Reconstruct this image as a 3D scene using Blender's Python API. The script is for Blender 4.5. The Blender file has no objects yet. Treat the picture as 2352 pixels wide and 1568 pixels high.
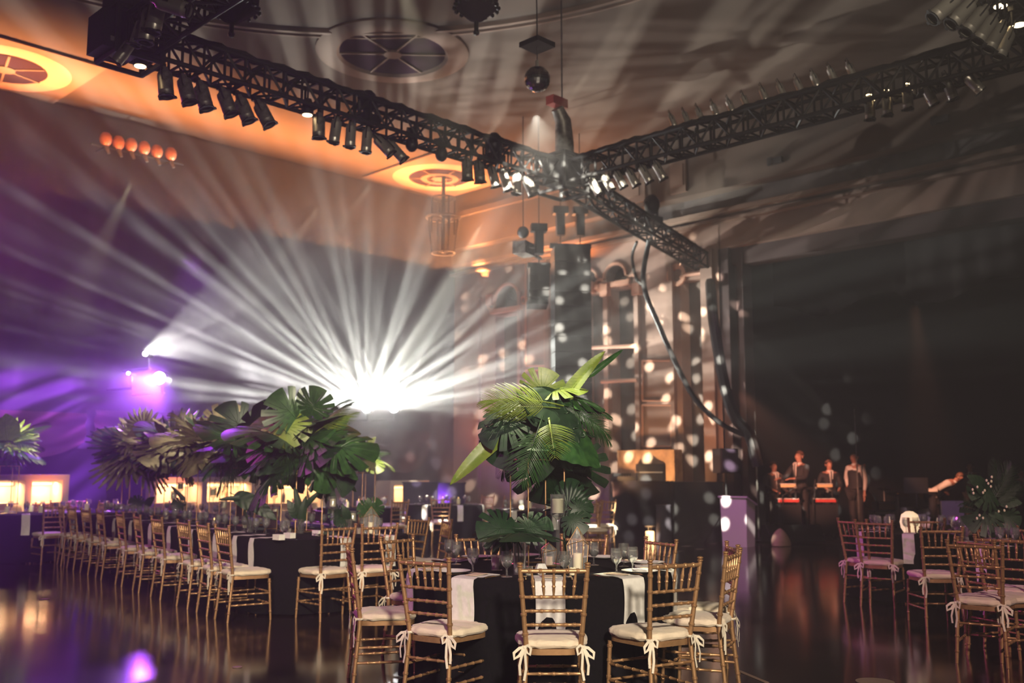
import bpy, math, random
from mathutils import Vector, Matrix
sc = bpy.context.scene
COL = sc.collection
R = math.radians
# ------------------------------------------------------------------ camera
F = 2287.0; HZ = 1081.0; CAMH = 1.46
PITCH = math.atan((HZ - 784) / F); HEAD = math.radians(44.6)
FW = (math.cos(HEAD), math.sin(HEAD)); RT = (math.sin(HEAD), -math.cos(HEAD))
cam = bpy.data.cameras.new('camera'); cam_ob = bpy.data.objects.new('camera', cam); COL.objects.link(cam_ob)
cam.sensor_width = 36; cam.lens = F / 2352 * 36; cam.clip_end = 200
cam_ob.location = (0, 0, CAMH); cam_ob.rotation_euler = (math.pi / 2 + PITCH, 0, HEAD - math.pi / 2)
cam.dof.use_dof = True; cam.dof.focus_distance = 6.7; cam.dof.aperture_fstop = 1.8
sc.camera = cam_ob
sc.view_settings.view_transform = 'Standard'; sc.view_settings.look = 'None'
sc.view_settings.gamma = 1; sc.view_settings.use_curve_mapping = False
sc.view_settings.exposure = 0.0
cy = sc.cycles
cy.max_bounces = 4; cy.diffuse_bounces = 2; cy.glossy_bounces = 3; cy.transmission_bounces = 5
cy.volume_bounces = 0; cy.use_adaptive_sampling = True; cy.adaptive_threshold = .03; cy.transparent_max_bounces = 10
cy.caustics_reflective = False; cy.caustics_refractive = False
cy.sample_clamp_indirect = 4.0; cy.sample_clamp_direct = 0.0

def ray(px, py):
    x = (px - 1176) / F; u = -(py - 784) / F
    f = math.cos(PITCH) - u * math.sin(PITCH); z = math.sin(PITCH) + u * math.cos(PITCH)
    return (f * FW[0] + x * RT[0], f * FW[1] + x * RT[1], z, f)
def atz(px, py, z):
    r = ray(px, py); t = (z - CAMH) / r[2]; return Vector((t * r[0], t * r[1], z))
def aty(px, py, Y):
    r = ray(px, py); t = Y / r[1]; return Vector((t * r[0], Y, CAMH + t * r[2]))
def atx(px, py, X):
    r = ray(px, py); t = X / r[0]; return Vector((X, t * r[1], CAMH + t * r[2]))
def atd(px, py, d):
    r = ray(px, py); t = d / r[3]; return Vector((t * r[0], t * r[1], CAMH + t * r[2]))
def depth(p): return p[0] * FW[0] + p[1] * FW[1]
def rtf(r, f, z=0.0):            # metres right of / ahead of a point, in the camera's heading
    return Vector((RT[0] * r + FW[0] * f, RT[1] * r + FW[1] * f, z))

XS, YB, ZC = 18.4, 20.4, 8.95      # stage wall, back wall, ceiling
rnd = random.Random(7)

# ------------------------------------------------------------------ world and large lights
w = bpy.data.worlds.new('world'); sc.world = w; w.use_nodes = True
w.node_tree.nodes['Background'].inputs[0].default_value = (0.78, 0.76, 0.68, 1)
w.node_tree.nodes['Background'].inputs[1].default_value = 0.012

def aim(ob, pos, target):
    ob.location = pos
    ob.rotation_euler = (Vector(target) - Vector(pos)).to_track_quat('-Z', 'Y').to_euler()
def spot(name, pos, target, e, angle, col, blend=.5, size=.05):
    l = bpy.data.lights.new(name, 'SPOT'); l.energy = e; l.spot_size = R(angle); l.spot_blend = blend
    l.shadow_soft_size = size; l.color = col
    ob = bpy.data.objects.new(name, l); COL.objects.link(ob); aim(ob, pos, target); return ob
def area(name, pos, target, e, sx, sy, col, spread=180):
    l = bpy.data.lights.new(name, 'AREA'); l.shape = 'RECTANGLE'; l.size = sx; l.size_y = sy; l.energy = e; l.color = col
    l.spread = R(spread)
    ob = bpy.data.objects.new(name, l); COL.objects.link(ob); aim(ob, pos, target); return ob
def gobo(name, pos, target, e, angle, scale, rad, soft, keep, col, blend=.3, size=.04, lo=0.0, zmin=None, vary=0.0, rot=(0, 0, 0), flat2=False):
    ob = spot(name, pos, target, e, angle, col, blend, size)
    l = ob.data; l.use_nodes = True; nt = l.node_tree; N = nt.nodes; K = nt.links
    em = N['Emission']; tc = N.new('ShaderNodeTexCoord')
    mp = N.new('ShaderNodeMapping'); mp.inputs['Rotation'].default_value = rot; K.new(tc.outputs['Normal'], mp.inputs[0])
    vo = N.new('ShaderNodeTexVoronoi'); vo.inputs['Scale'].default_value = scale
    if flat2:                              # spots of even size over the beam
        vo.voronoi_dimensions = '2D'; q = N.new('ShaderNodeSeparateXYZ'); K.new(tc.outputs['Normal'], q.inputs[0]); cc = N.new('ShaderNodeCombineXYZ')
        for i_ in (0, 1):
            dv = N.new('ShaderNodeMath'); dv.operation = 'DIVIDE'; K.new(q.outputs[i_], dv.inputs[0]); K.new(q.outputs[2], dv.inputs[1]); K.new(dv.outputs[0], cc.inputs[i_])
        K.new(cc.outputs[0], vo.inputs['Vector'])
    else: K.new(mp.outputs[0], vo.inputs['Vector'])
    mr = N.new('ShaderNodeMapRange'); mr.interpolation_type = 'SMOOTHSTEP'
    mr.inputs['From Min'].default_value = rad; mr.inputs['From Max'].default_value = rad * (1 - soft)
    mr.inputs['To Min'].default_value = 0; mr.inputs['To Max'].default_value = 1
    K.new(vo.outputs['Distance'], mr.inputs['Value'])
    sp = N.new('ShaderNodeSeparateColor'); K.new(vo.outputs['Color'], sp.inputs[0])
    k = N.new('ShaderNodeMath'); k.operation = 'LESS_THAN'; k.inputs[1].default_value = keep; K.new(sp.outputs[0], k.inputs[0])
    mu = N.new('ShaderNodeMath'); mu.operation = 'MULTIPLY'; K.new(mr.outputs[0], mu.inputs[0]); K.new(k.outputs[0], mu.inputs[1])
    out = mu.outputs[0]
    if vary:
        v = N.new('ShaderNodeMapRange'); v.inputs['To Min'].default_value = 1 - vary; v.inputs['To Max'].default_value = 1
        K.new(sp.outputs[1], v.inputs['Value'])
        m2 = N.new('ShaderNodeMath'); m2.operation = 'MULTIPLY'; K.new(out, m2.inputs[0]); K.new(v.outputs[0], m2.inputs[1]); out = m2.outputs[0]
    a = N.new('ShaderNodeMath'); a.operation = 'ADD'; a.inputs[1].default_value = lo; K.new(out, a.inputs[0]); out = a.outputs[0]
    if zmin is not None: out = updot(ob, nt, tc, out, zmin)
    K.new(out, em.inputs['Strength']); return ob

def updot(ob, nt, tc, out, zmin):          # fades the light below the horizon (world up, in the lamp's own axes)
    N = nt.nodes; K = nt.links
    up = ob.rotation_euler.to_matrix().inverted() @ Vector((0, 0, 1))
    d = N.new('ShaderNodeVectorMath'); d.operation = 'DOT_PRODUCT'; d.inputs[1].default_value = up; K.new(tc.outputs['Normal'], d.inputs[0])
    z = N.new('ShaderNodeMapRange'); z.inputs['From Min'].default_value = zmin[0]; z.inputs['From Max'].default_value = zmin[1]
    K.new(d.outputs['Value'], z.inputs['Value'])
    m3 = N.new('ShaderNodeMath'); m3.operation = 'MULTIPLY'; K.new(out, m3.inputs[0]); K.new(z.outputs[0], m3.inputs[1])
    hi = N.new('ShaderNodeMapRange'); hi.interpolation_type = 'SMOOTHSTEP'; hi.inputs['From Min'].default_value = .35; hi.inputs['From Max'].default_value = .95; hi.inputs['To Min'].default_value = 1; hi.inputs['To Max'].default_value = .16
    K.new(d.outputs['Value'], hi.inputs['Value'])
    m4 = N.new('ShaderNodeMath'); m4.operation = 'MULTIPLY'; K.new(m3.outputs[0], m4.inputs[0]); K.new(hi.outputs[0], m4.inputs[1]); return m4.outputs[0]
def fan(name, pos, target, e, angle, col, scale=9, lo=.48, hi=.66, floor_=.03, zmin=None, blend=.3, seed=0, polar=.5, size=.04, core=None):
    ob = spot(name, pos, target, e, angle, col, blend, size)
    l = ob.data; l.use_nodes = True; nt = l.node_tree; N = nt.nodes; K = nt.links
    em = N['Emission']; tc = N.new('ShaderNodeTexCoord')
    sx = N.new('ShaderNodeSeparateXYZ'); K.new(tc.outputs['Normal'], sx.inputs[0])
    cb = N.new('ShaderNodeCombineXYZ'); K.new(sx.outputs[0], cb.inputs[0]); K.new(sx.outputs[1], cb.inputs[1])
    nm = N.new('ShaderNodeVectorMath'); nm.operation = 'NORMALIZE'; K.new(cb.outputs[0], nm.inputs[0])
    s2 = N.new('ShaderNodeSeparateXYZ'); K.new(nm.outputs[0], s2.inputs[0])
    pz = N.new('ShaderNodeMath'); pz.operation = 'MULTIPLY_ADD'; pz.inputs[1].default_value = polar; pz.inputs[2].default_value = seed; K.new(sx.outputs[2], pz.inputs[0])
    c2 = N.new('ShaderNodeCombineXYZ'); K.new(s2.outputs[0], c2.inputs[0]); K.new(s2.outputs[1], c2.inputs[1]); K.new(pz.outputs[0], c2.inputs[2])
    no = N.new('ShaderNodeTexNoise'); no.inputs['Scale'].default_value = scale; no.inputs['Detail'].default_value = 1.5; no.inputs['Roughness'].default_value = .65; K.new(c2.outputs[0], no.inputs['Vector'])
    mr = N.new('ShaderNodeMapRange'); mr.inputs['From Min'].default_value = lo; mr.inputs['From Max'].default_value = hi; mr.inputs['To Min'].default_value = floor_; mr.inputs['To Max'].default_value = 1
    K.new(no.outputs['Fac'], mr.inputs['Value']); out = mr.outputs[0]
    if core:                                # less light straight down the lamp's axis
        c = N.new('ShaderNodeMapRange'); c.interpolation_type = 'SMOOTHSTEP'; c.inputs['From Min'].default_value = -1; c.inputs['From Max'].default_value = -core[0]; c.inputs['To Min'].default_value = core[1]; c.inputs['To Max'].default_value = 1
        K.new(sx.outputs[2], c.inputs['Value'])
        m2 = N.new('ShaderNodeMath'); m2.operation = 'MULTIPLY'; K.new(out, m2.inputs[0]); K.new(c.outputs[0], m2.inputs[1]); out = m2.outputs[0]
    if zmin is not None: out = updot(ob, nt, tc, out, zmin)
    K.new(out, em.inputs['Strength']); return ob

HAZE = 0.008
BEAM_L = aty(842, 936, YB - 1.0); BEAM_R = aty(905, 936, YB - 1.0); FAN = aty(334, 812, YB - 1.1); PURP = aty(366, 868, YB - 1.3)
BALL = atd(1234, 182, 11.2)
back = rtf(0, -1, 0)
# beam fixtures: many pencils of white light sweeping up and out of two fixtures by the back wall
OFS = rtf(0, -.16)
fan('beam_fixture_light', BEAM_L + OFS, Vector((0, 1.5, 1.9)), 11800, 176, (.98, 1, .90), 13, .50, .60, .01, zmin=(-.05, .02), seed=1.3, core=(.62, .12), polar=.12)
fan('beam_fixture_light', BEAM_R + OFS, Vector((1.5, 0, 1.9)), 5800, 176, (.98, 1, .91), 15, .50, .60, .01, zmin=(-.16, -.06), seed=4.1, core=(.62, .12), polar=.12)
fan('beam_fixture_light', FAN + OFS, FAN + rtf(1, -.35, .30), 5000, 56, (1, .98, .95), 6, .40, .60, .1, blend=.2, seed=7.7, polar=5)
fan('purple_fixture_light', PURP + OFS, PURP + rtf(-.55, -1, -.55), 5500, 150, (.40, .09, 1), 4.5, .46, .60, .06, zmin=(.22, -.05), seed=2.2, polar=.2, core=(.9, .5), blend=.6)
# patterned spot added beside the mirror ball, standing in for its reflected dots
gobo('mirror_ball_dot_spot', BALL + Vector((.32, .32, -.28)), (XS, 15.9, 1.9), 52000, 54, 24, .27, .3, .66, (1, .93, .78), .25, vary=.55, flat2=True)
# warm wash along the ceiling from unseen strips before the back drape, and up the stage wall
area('ceiling_wash', (11.8, YB - 1.2, 6.7), (11.8, YB - 1.75, ZC), 1250, 14, .25, (1, .36, .11), 88)
area('ceiling_wash', (17.3, 17.2, 6.6), (16.6, 16.8, ZC), 340, 4, 1, (1, .36, .12))
for yy, e in ((19.0, 55), (16.2, 60), (13.6, 75), (11.6, 30)):
    spot('wall_uplight', (XS - 1.5, yy, .9), (XS, yy - .1, 5.0), e * 6, 95, (1, .42, .24), .9, .1)
# warm keys from unseen spots added behind the camera, on tables and chairs
spot('front_key', (-.6, -3.0, 4.3), (5.2, 4.9, .6), 5600, 34, (1, .85, .66), .5, .35)
spot('front_key', (-3.0, -1.0, 6.0), (6.3, 12.3, .6), 5500, 30, (1, .80, .56), .5, .12)
spot('front_key', (2.0, -3.0, 5.0), (9.9, 4.0, .6), 2400, 24, (1, .66, .58), .6, .12)  # added to brighten the right-hand chairs
spot('rig_fill', (2.0, -1.5, 4.6), (9.5, 8.5, 6.0), 1600, 60, (1, .85, .66), .8, .1)  # unseen fill added so the hanging cans catch light
spot('purple_wash', (3.0, 15.5, 5.8), atz(1080, 1245, 0), 3500, 24, (.42, .07, .9), .5, .1)
# magenta wash over the floor from the left rear
spot('magenta_wash', (3.5, 17.5, 6.2), (3.2, 8.0, 0), 1100, 70, (.72, .08, .62), .8, .15)
spot('purple_wash', (9.0, 17.5, 5.6), (7.0, 12.3, .8), 600, 44, (.42, .06, .95), .8, .15)
spot('magenta_wash', (2.0, 14.0, 5.5), (10.5, 5.4, .3), 2600, 34, (.75, .07, .60), .8, .15)
spot('magenta_wash', (-2.2, 6.5, 4.2), (5.2, 6.2, .6), 480, 34, (.85, .16, .75), .6, .1)

# ------------------------------------------------------------------ materials
def mat(name, col, rough=.6, metal=0.0, emis=None, estr=0.0, trans=0.0, spec=None, sheen=0.0, ior=None, alpha=None):
    m = bpy.data.materials.new(name); m.use_nodes = True; b = m.node_tree.nodes['Principled BSDF']
    b.inputs['Base Color'].default_value = (*col, 1); b.inputs['Roughness'].default_value = rough
    b.inputs['Metallic'].default_value = metal
    if emis: b.inputs['Emission Color'].default_value = (*emis, 1); b.inputs['Emission Strength'].default_value = estr
    if trans: b.inputs['Transmission Weight'].default_value = trans
    if spec is not None: b.inputs['Specular IOR Level'].default_value = spec
    if sheen: b.inputs['Sheen Weight'].default_value = sheen
    if ior: b.inputs['IOR'].default_value = ior
    return m
def noisy(m, c2, scale=8, detail=4, lo=.35, hi=.65, rough2=None, bump=0.0, stretch=None):
    nt = m.node_tree; N = nt.nodes; K = nt.links; b = N['Principled BSDF']; c1 = tuple(b.inputs['Base Color'].default_value)
    tc = N.new('ShaderNodeTexCoord'); no = N.new('ShaderNodeTexNoise'); no.inputs['Scale'].default_value = scale; no.inputs['Detail'].default_value = detail
    src = tc.outputs['Object']
    if stretch:
        mp = N.new('ShaderNodeMapping'); mp.inputs['Scale'].default_value = stretch; K.new(src, mp.inputs[0]); src = mp.outputs[0]
    K.new(src, no.inputs['Vector'])
    cr = N.new('ShaderNodeValToRGB'); cr.color_ramp.elements[0].position = lo; cr.color_ramp.elements[1].position = hi
    cr.color_ramp.elements[0].color = c1; cr.color_ramp.elements[1].color = (*c2, 1)
    K.new(no.outputs['Fac'], cr.inputs[0]); K.new(cr.outputs[0], b.inputs['Base Color'])
    if rough2 is not None:
        mr = N.new('ShaderNodeMapRange'); mr.inputs['To Min'].default_value = b.inputs['Roughness'].default_value; mr.inputs['To Max'].default_value = rough2
        K.new(no.outputs['Fac'], mr.inputs['Value']); K.new(mr.outputs[0], b.inputs['Roughness'])
    if bump:
        bp = N.new('ShaderNodeBump'); bp.inputs['Strength'].default_value = bump; bp.inputs['Distance'].default_value = .02
        K.new(no.outputs['Fac'], bp.inputs['Height']); K.new(bp.outputs[0], b.inputs['Normal'])
    return m
M_floor = noisy(mat('polished_concrete', (.012, .007, .008), .07, spec=.6), (.030, .018, .018), 1.1, 8, .3, .75, .17)
M_ceil = noisy(mat('ceiling_plaster', (.088, .060, .042), .9), (.078, .053, .037), 2, 3)
M_trim = mat('ceiling_moulding', (.17, .11, .078), .8)
M_grille = mat('dark_grille', (.035, .02, .03), 1, spec=0)
M_backw = noisy(mat('dark_brocade_drape', (.020, .017, .022), .9), (.05, .04, .05), 1.6, 2, .5, .72, stretch=(1, 1, .6))
M_low = mat('dark_indigo_wall', (.022, .016, .030), .9)
M_wall = noisy(mat('ochre_plaster', (.30, .20, .155), .9), (.26, .17, .13), 3, 3)
M_mould = mat('gilded_moulding', (.50, .27, .18), .7)
M_niche = noisy(mat('niche_fabric_soffit_shade', (.06, .05, .045), .85), (.10, .08, .07), 2, 3)
M_jamb = mat('proscenium_brown', (.05, .028, .025), .85)
M_fascia = noisy(mat('proscenium_plaster', (.22, .14, .105), .9), (.19, .12, .09), 2, 2)
M_bcurt = mat('blue_velvet', (.06, .075, .13), .9, sheen=.3)
M_black = mat('black_drape', (.008, .008, .009), .95)
M_gold = noisy(mat('gold_paint', (.47, .27, .13), .36, .55), (.39, .215, .10), 30, 3, rough2=.46)
M_cush = noisy(mat('cream_cushion', (.78, .66, .50), .85, sheen=.2), (.70, .58, .43), 14, 5, .3, .7, bump=.5)
M_tie = mat('cream_ribbon', (.74, .66, .52), .85)
M_cloth = noisy(mat('black_tablecloth', (.004, .004, .005), .95, spec=.1), (.007, .006, .008), 60, 2)
M_linen = noisy(mat('white_napkin', (.78, .76, .70), .85), (.70, .68, .62), 30, 3, bump=.1)
M_card = mat('cream_menu_card', (.74, .58, .42), .8)
M_china = mat('white_china', (.80, .78, .74), .25)
M_steel = mat('cutlery_gold', (.75, .52, .25), .25, 1)
def thin_glass(name, tint, edge, bias, highlight_mix):  # white diffuse share stands in for bright highlights in clear glass and water
    m = bpy.data.materials.new(name); m.use_nodes = True; nt = m.node_tree; N = nt.nodes; K = nt.links; N.clear()
    o = N.new('ShaderNodeOutputMaterial'); mx = N.new('ShaderNodeMixShader'); tr = N.new('ShaderNodeBsdfTransparent'); gl = N.new('ShaderNodeBsdfGlossy')
    tr.inputs[0].default_value = (*tint, 1); gl.inputs['Roughness'].default_value = .08; gl.inputs[0].default_value = (*edge, 1)
    lw = N.new('ShaderNodeLayerWeight'); lw.inputs[0].default_value = .25
    mr = N.new('ShaderNodeMapRange'); mr.inputs['To Min'].default_value = bias; mr.inputs['To Max'].default_value = .75; K.new(lw.outputs['Facing'], mr.inputs['Value'])
    K.new(mr.outputs[0], mx.inputs[0]); K.new(tr.outputs[0], mx.inputs[1]); K.new(gl.outputs[0], mx.inputs[2]); df = N.new('ShaderNodeBsdfDiffuse'); df.inputs[0].default_value = (1, .96, .92, 1); m2 = N.new('ShaderNodeMixShader'); m2.inputs[0].default_value = highlight_mix; K.new(mx.outputs[0], m2.inputs[1]); K.new(df.outputs[0], m2.inputs[2]); K.new(m2.outputs[0], o.inputs[0]); return m
M_glass = thin_glass('clear_glass', (.93, .95, .95), (1, 1, 1), .16, .025)
M_water = thin_glass('water', (.86, .88, .90), (1, .97, .95), .22, .15)
M_wax = mat('cream_wax', (.80, .72, .50), .55, emis=(1, .75, .4), estr=.05)
M_waxp = mat('blush_wax', (.75, .56, .42), .55)
M_flame = mat('flame', (1, .7, .3), .5, emis=(1, .6, .2), estr=5)
M_brass = mat('brass_rod', (.55, .33, .16), .35, .8)
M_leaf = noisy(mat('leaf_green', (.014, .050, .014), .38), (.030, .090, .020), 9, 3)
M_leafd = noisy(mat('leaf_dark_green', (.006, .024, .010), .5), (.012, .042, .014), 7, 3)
M_leafl = noisy(mat('leaf_lit_lime', (.13, .20, .025), .42), (.20, .26, .04), 9, 3)  # lime of the leaves lit from above is put into this colour
M_leafp = noisy(mat('leaf_dry_sage', (.24, .20, .12), .5), (.15, .14, .08), 7, 3)
M_silver = mat('brushed_aluminium', (.60, .57, .50), .34, .75)
M_dkcan = noisy(mat('worn_grey_can', (.30, .28, .25), .42, .6), (.16, .15, .13), 12, 2)
M_truss = mat('black_steel', (.007, .007, .007), .6)
M_blk = mat('black_plastic', (.008, .008, .008), .5)
M_blkm = mat('black_grille', (.012, .011, .012), .8)
M_lens = mat('lens_white', (1, 1, 1), .3, emis=(1, .98, .95), estr=160)
M_lensp = mat('lens_violet', (1, 1, 1), .3, emis=(.62, .35, 1), estr=120)
M_lensw = mat('lens_warm', (1, 1, 1), .3, emis=(1, .72, .38), estr=9)
M_mirror = mat('mirror_tile', (.85, .85, .85), .08, 1)
M_red = mat('hoist_red', (.30, .03, .02), .5)
M_bar = mat('white_lacquer', (.72, .60, .46), .5)
M_barlit = mat('lit_panel', (.9, .75, .5), .5, emis=(1, .62, .30), estr=1.8)
M_wood = noisy(mat('amber_wood', (.34, .13, .05), .4), (.22, .08, .03), 6, 3, stretch=(1, 8, 1))
M_skin = mat('skin', (.50, .24, .16), .5)
M_hair = mat('dark_hair', (.05, .022, .012), .6)
M_suit = mat('dark_suit', (.020, .015, .015), .8)
M_suitb = mat('brown_jacket', (.055, .035, .028), .8)
M_shirt = mat('white_shirt', (.72, .66, .60), .8)
M_white = mat('white_panel', (.74, .66, .70), .5)
M_keys = mat('keyboard_red_light', (.5, .05, .04), .5)  # red stage light put into the strip's colour
M_keysy = mat('keyboard_cream', (.6, .42, .20), .5)
M_cym = mat('cymbal_bronze', (.60, .36, .14), .25, 1)
M_brick = noisy(mat('pale_stone', (.62, .42, .26), .9), (.40, .25, .15), 5, 5, bump=.3)

# ------------------------------------------------------------------ mesh builder
class MB:
    def __init__(s): s.v = []; s.f = []; s.m = []; s.mats = []
    def mi(s, m):
        if m is None: return 0
        if m not in s.mats: s.mats.append(m)
        return s.mats.index(m)
    def add(s, verts, faces, m=None, T=None):
        o = len(s.v); i = s.mi(m)
        for p in verts: s.v.append((T @ Vector(p)) if T else Vector(p))
        for f in faces: s.f.append([o + k for k in f]); s.m.append(i)
        return s
    def box(s, c, d, m=None, T=None, taper=1.0):
        x, y, z = d[0] / 2, d[1] / 2, d[2] / 2
        v = [Vector(c) + Vector((sx * x * (taper if sz > 0 else 1), sy * y * (taper if sz > 0 else 1), sz * z)) for sz in (-1, 1) for sx, sy in ((-1, -1), (1, -1), (1, 1), (-1, 1))]
        return s.add(v, [(3, 2, 1, 0), (4, 5, 6, 7), (0, 1, 5, 4), (1, 2, 6, 5), (2, 3, 7, 6), (3, 0, 4, 7)], m, T)
    def tube(s, pts, rad, n=8, m=None, T=None, cap=True, flat=1.0, up=None):
        pts = [Vector(p) for p in pts]; k = len(pts); V = []; ref = None
        if not isinstance(rad, (list, tuple)): rad = [rad] * k
        for i, p in enumerate(pts):
            d = (pts[min(i + 1, k - 1)] - pts[max(i - 1, 0)]).normalized()
            if ref is None: ref = Vector(up) if up else (Vector((0, 0, 1)) if abs(d.z) < .9 else Vector((1, 0, 0)))
            a = d.cross(ref)
            if a.length < 1e-4: a = d.cross(Vector((0, 1, .01)))
            a.normalize(); b = a.cross(d).normalized(); ref = b
            for j in range(n):
                t = 2 * math.pi * j / n; V.append(p + (a * math.cos(t) + b * math.sin(t) * flat) * rad[i])
        Fc = [(i * n + j, i * n + (j + 1) % n, (i + 1) * n + (j + 1) % n, (i + 1) * n + j) for i in range(k - 1) for j in range(n)]
        if cap: Fc += [tuple(range(n))[::-1], tuple(range((k - 1) * n, k * n))]
        return s.add(V, Fc, m, T)
    def lathe(s, prof, n=20, m=None, T=None, c=(0, 0, 0)):
        V = []; k = len(prof)
        for r, z in prof:
            for j in range(n):
                t = 2 * math.pi * j / n; V.append((c[0] + r * math.cos(t), c[1] + r * math.sin(t), c[2] + z))
        Fc = [(i * n + j, i * n + (j + 1) % n, (i + 1) * n + (j + 1) % n, (i + 1) * n + j) for i in range(k - 1) for j in range(n)]
        return s.add(V, Fc, m, T)
    def disc(s, c, r, n=20, m=None, T=None, h=0.01):
        return s.lathe([(0, 0), (r, 0), (r, h), (0, h)], n, m, T, c)
    def ball(s, c, r, n=12, m=None, T=None, sq=(1, 1, 1)):
        k = n // 2 + 1; V = []
        for i in range(k):
            a = math.pi * i / (k - 1)
            for j in range(n):
                t = 2 * math.pi * j / n
                V.append((c[0] + r * sq[0] * math.sin(a) * math.cos(t), c[1] + r * sq[1] * math.sin(a) * math.sin(t), c[2] - r * sq[2] * math.cos(a)))
        return s.add(V, [(i * n + j, i * n + (j + 1) % n, (i + 1) * n + (j + 1) % n, (i + 1) * n + j) for i in range(k - 1) for j in range(n)], m, T)
    def ring(s, c, R0, r, n=24, k=8, m=None, T=None, a0=0, a1=2 * math.pi):
        full = abs(a1 - a0 - 2 * math.pi) < 1e-4
        pts = [(c[0] + R0 * math.cos(a0 + (a1 - a0) * i / n), c[1] + R0 * math.sin(a0 + (a1 - a0) * i / n), c[2]) for i in range(n + 1)]
        return s.tube(pts, r, k, m, T, cap=not full, up=(0, 0, 1))
    def grid(s, fn, nu, nv, m=None, T=None, closeu=False):
        V = [fn(i / nu, j / nv) for j in range(nv + 1) for i in range(nu + (0 if closeu else 1))]
        w_ = nu if closeu else nu + 1
        Fc = [(j * w_ + i, j * w_ + (i + 1) % w_, (j + 1) * w_ + (i + 1) % w_, (j + 1) * w_ + i) for j in range(nv) for i in range(nu)]
        return s.add(V, Fc, m, T)
    def build(s, name, m=None, parent=None, smooth=True, angle=40, loc=None):
        me = bpy.data.meshes.new(name); me.from_pydata([tuple(p) for p in s.v], [], s.f)
        ms = list(s.mats)
        if m is not None and not ms: ms = [m]
        for q in ms: me.materials.append(q)
        if len(ms) > 1:
            for p, i in zip(me.polygons, s.m): p.material_index = i
        if smooth:
            me.polygons.foreach_set('use_smooth', [True] * len(me.polygons)); me.set_sharp_from_angle(angle=R(angle))
        me.validate(); me.update()
        o = bpy.data.objects.new(name, me); COL.objects.link(o)
        if parent: o.parent = parent
        if loc is not None: o.location = loc
        return o
def tag(o, label, cat, group=None, kind=None):
    o['label'] = label; o['category'] = cat
    if group: o['group'] = group
    if kind: o['kind'] = kind
    return o
def empty(name, loc=(0, 0, 0), rz=0, label=None, cat=None, group=None):
    o = bpy.data.objects.new(name, None); COL.objects.link(o); o.location = loc; o.rotation_euler = (0, 0, rz); o.empty_display_size = .1
    if label: tag(o, label, cat, group)
    return o
def struct(mb, name, m=None, smooth=False):
    o = mb.build(name, m, None, smooth); o['kind'] = 'structure'; return o
def copy_tree(o, parent=None):
    c = o.copy(); COL.objects.link(c); c.parent = parent
    for ch in list(o.children):
        if not ch.name.startswith('hanging_clamp'): copy_tree(ch, c)
    return c
KIDS = {}
def stamp(proto, loc, rz, label, cat=None, group=None, used={}, scale=None, rot=None):
    k = proto.name
    o = proto if k not in used else copy_tree(proto)
    used[k] = 1
    o.location = loc; o.rotation_euler = rot if rot is not None else (0, 0, rz)
    if scale: o.scale = (scale,) * 3 if not isinstance(scale, (tuple, list)) else scale
    o['label'] = label
    if cat: o['category'] = cat
    if group: o['group'] = group
    elif 'group' in o: del o['group']
    return o
ORD = ['first', 'second', 'third', 'fourth', 'fifth', 'sixth', 'seventh', 'eighth', 'ninth', 'tenth', 'eleventh', 'twelfth', 'thirteenth', 'fourteenth']
# ------------------------------------------------------------------ room shell
m = MB().box((8, 5, -.1), (40, 34, .2)); struct(m, 'floor', M_floor)
m = MB().box((6.9, 3.7, ZC + .15), (25, 35, .3)); struct(m, 'ceiling', M_ceil)
# ceiling ornaments
def circ(p1, p2, p3):
    ax, ay = p1[:2]; bx, by = p2[:2]; cx, cy_ = p3[:2]
    d = 2 * (ax * (by - cy_) + bx * (cy_ - ay) + cx * (ay - by))
    ux = ((ax * ax + ay * ay) * (by - cy_) + (bx * bx + by * by) * (cy_ - ay) + (cx * cx + cy_ * cy_) * (ay - by)) / d
    uy = ((ax * ax + ay * ay) * (cx - bx) + (bx * bx + by * by) * (ax - cx) + (cx * cx + cy_ * cy_) * (bx - ax)) / d
    return ux, uy, math.hypot(ax - ux, ay - uy)
cx_, cy2, cr_ = circ(atz(600, 60, ZC), atz(870, 72, ZC), atz(1390, 2, ZC))
m = MB().ring((cx_, cy2, ZC), cr_, .07, 96, 6); m.ring((cx_, cy2, ZC), cr_ + .22, .04, 96, 6); struct(m, 'trim_1', M_trim, True)
def medallion(px, py, r, square, n):
    c = atz(px, py, ZC); t = empty('ceiling_medallion', (c.x, c.y, ZC)); t['kind'] = 'structure'; t.name = n
    mm = MB().disc((0, 0, -.02), r, 40, h=.02); g = mm.build('grille', M_grille, t)
    rr = MB().lathe([(r, -.02), (r + .05, -.07), (r + .3, -.08), (r + .42, -.03), (r + .42, 0)], 48).build('ring_frame', M_trim, t)
    sp = MB()
    for k in range(6):
        a = k * math.pi / 3 + .3; sp.box((r / 2, 0, -.035), (r, .035, .03), None, Matrix.Rotation(a, 4, 'Z'))
    sp.disc((0, 0, -.06), .16, 20, h=.05); sp.build('spokes', M_trim, t)
    if square:
        q = r + .62
        s = MB().box((0, 0, -.045), (2 * q, 2 * q, .03)).build('square_frame', M_trim, t)
        m2 = MB().lathe([(r + .01, -.065), (r + .1, -.09), (r + .34, -.085), (r + .42, -.065)], 48).build('inner_ring', M_mould, t)
        MB().disc((0, 0, -.075), r, 40, h=.01).build('grille_face', M_grille, t)
        s3 = MB()
        for k in range(6):
            a = k * math.pi / 3 + .3; s3.box((r / 2, 0, -.085), (r, .04, .02), None, Matrix.Rotation(a, 4, 'Z'))
        if px > 500: s3.lathe([(r * .42, -.1), (r * .62, -.1), (r * .62, -.07), (r * .42, -.07), (r * .42, -.1)], 32)
        s3.disc((0, 0, -.1), r * .25, 24, h=.03); s3.build('ornament', M_trim, t)
    return t
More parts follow.
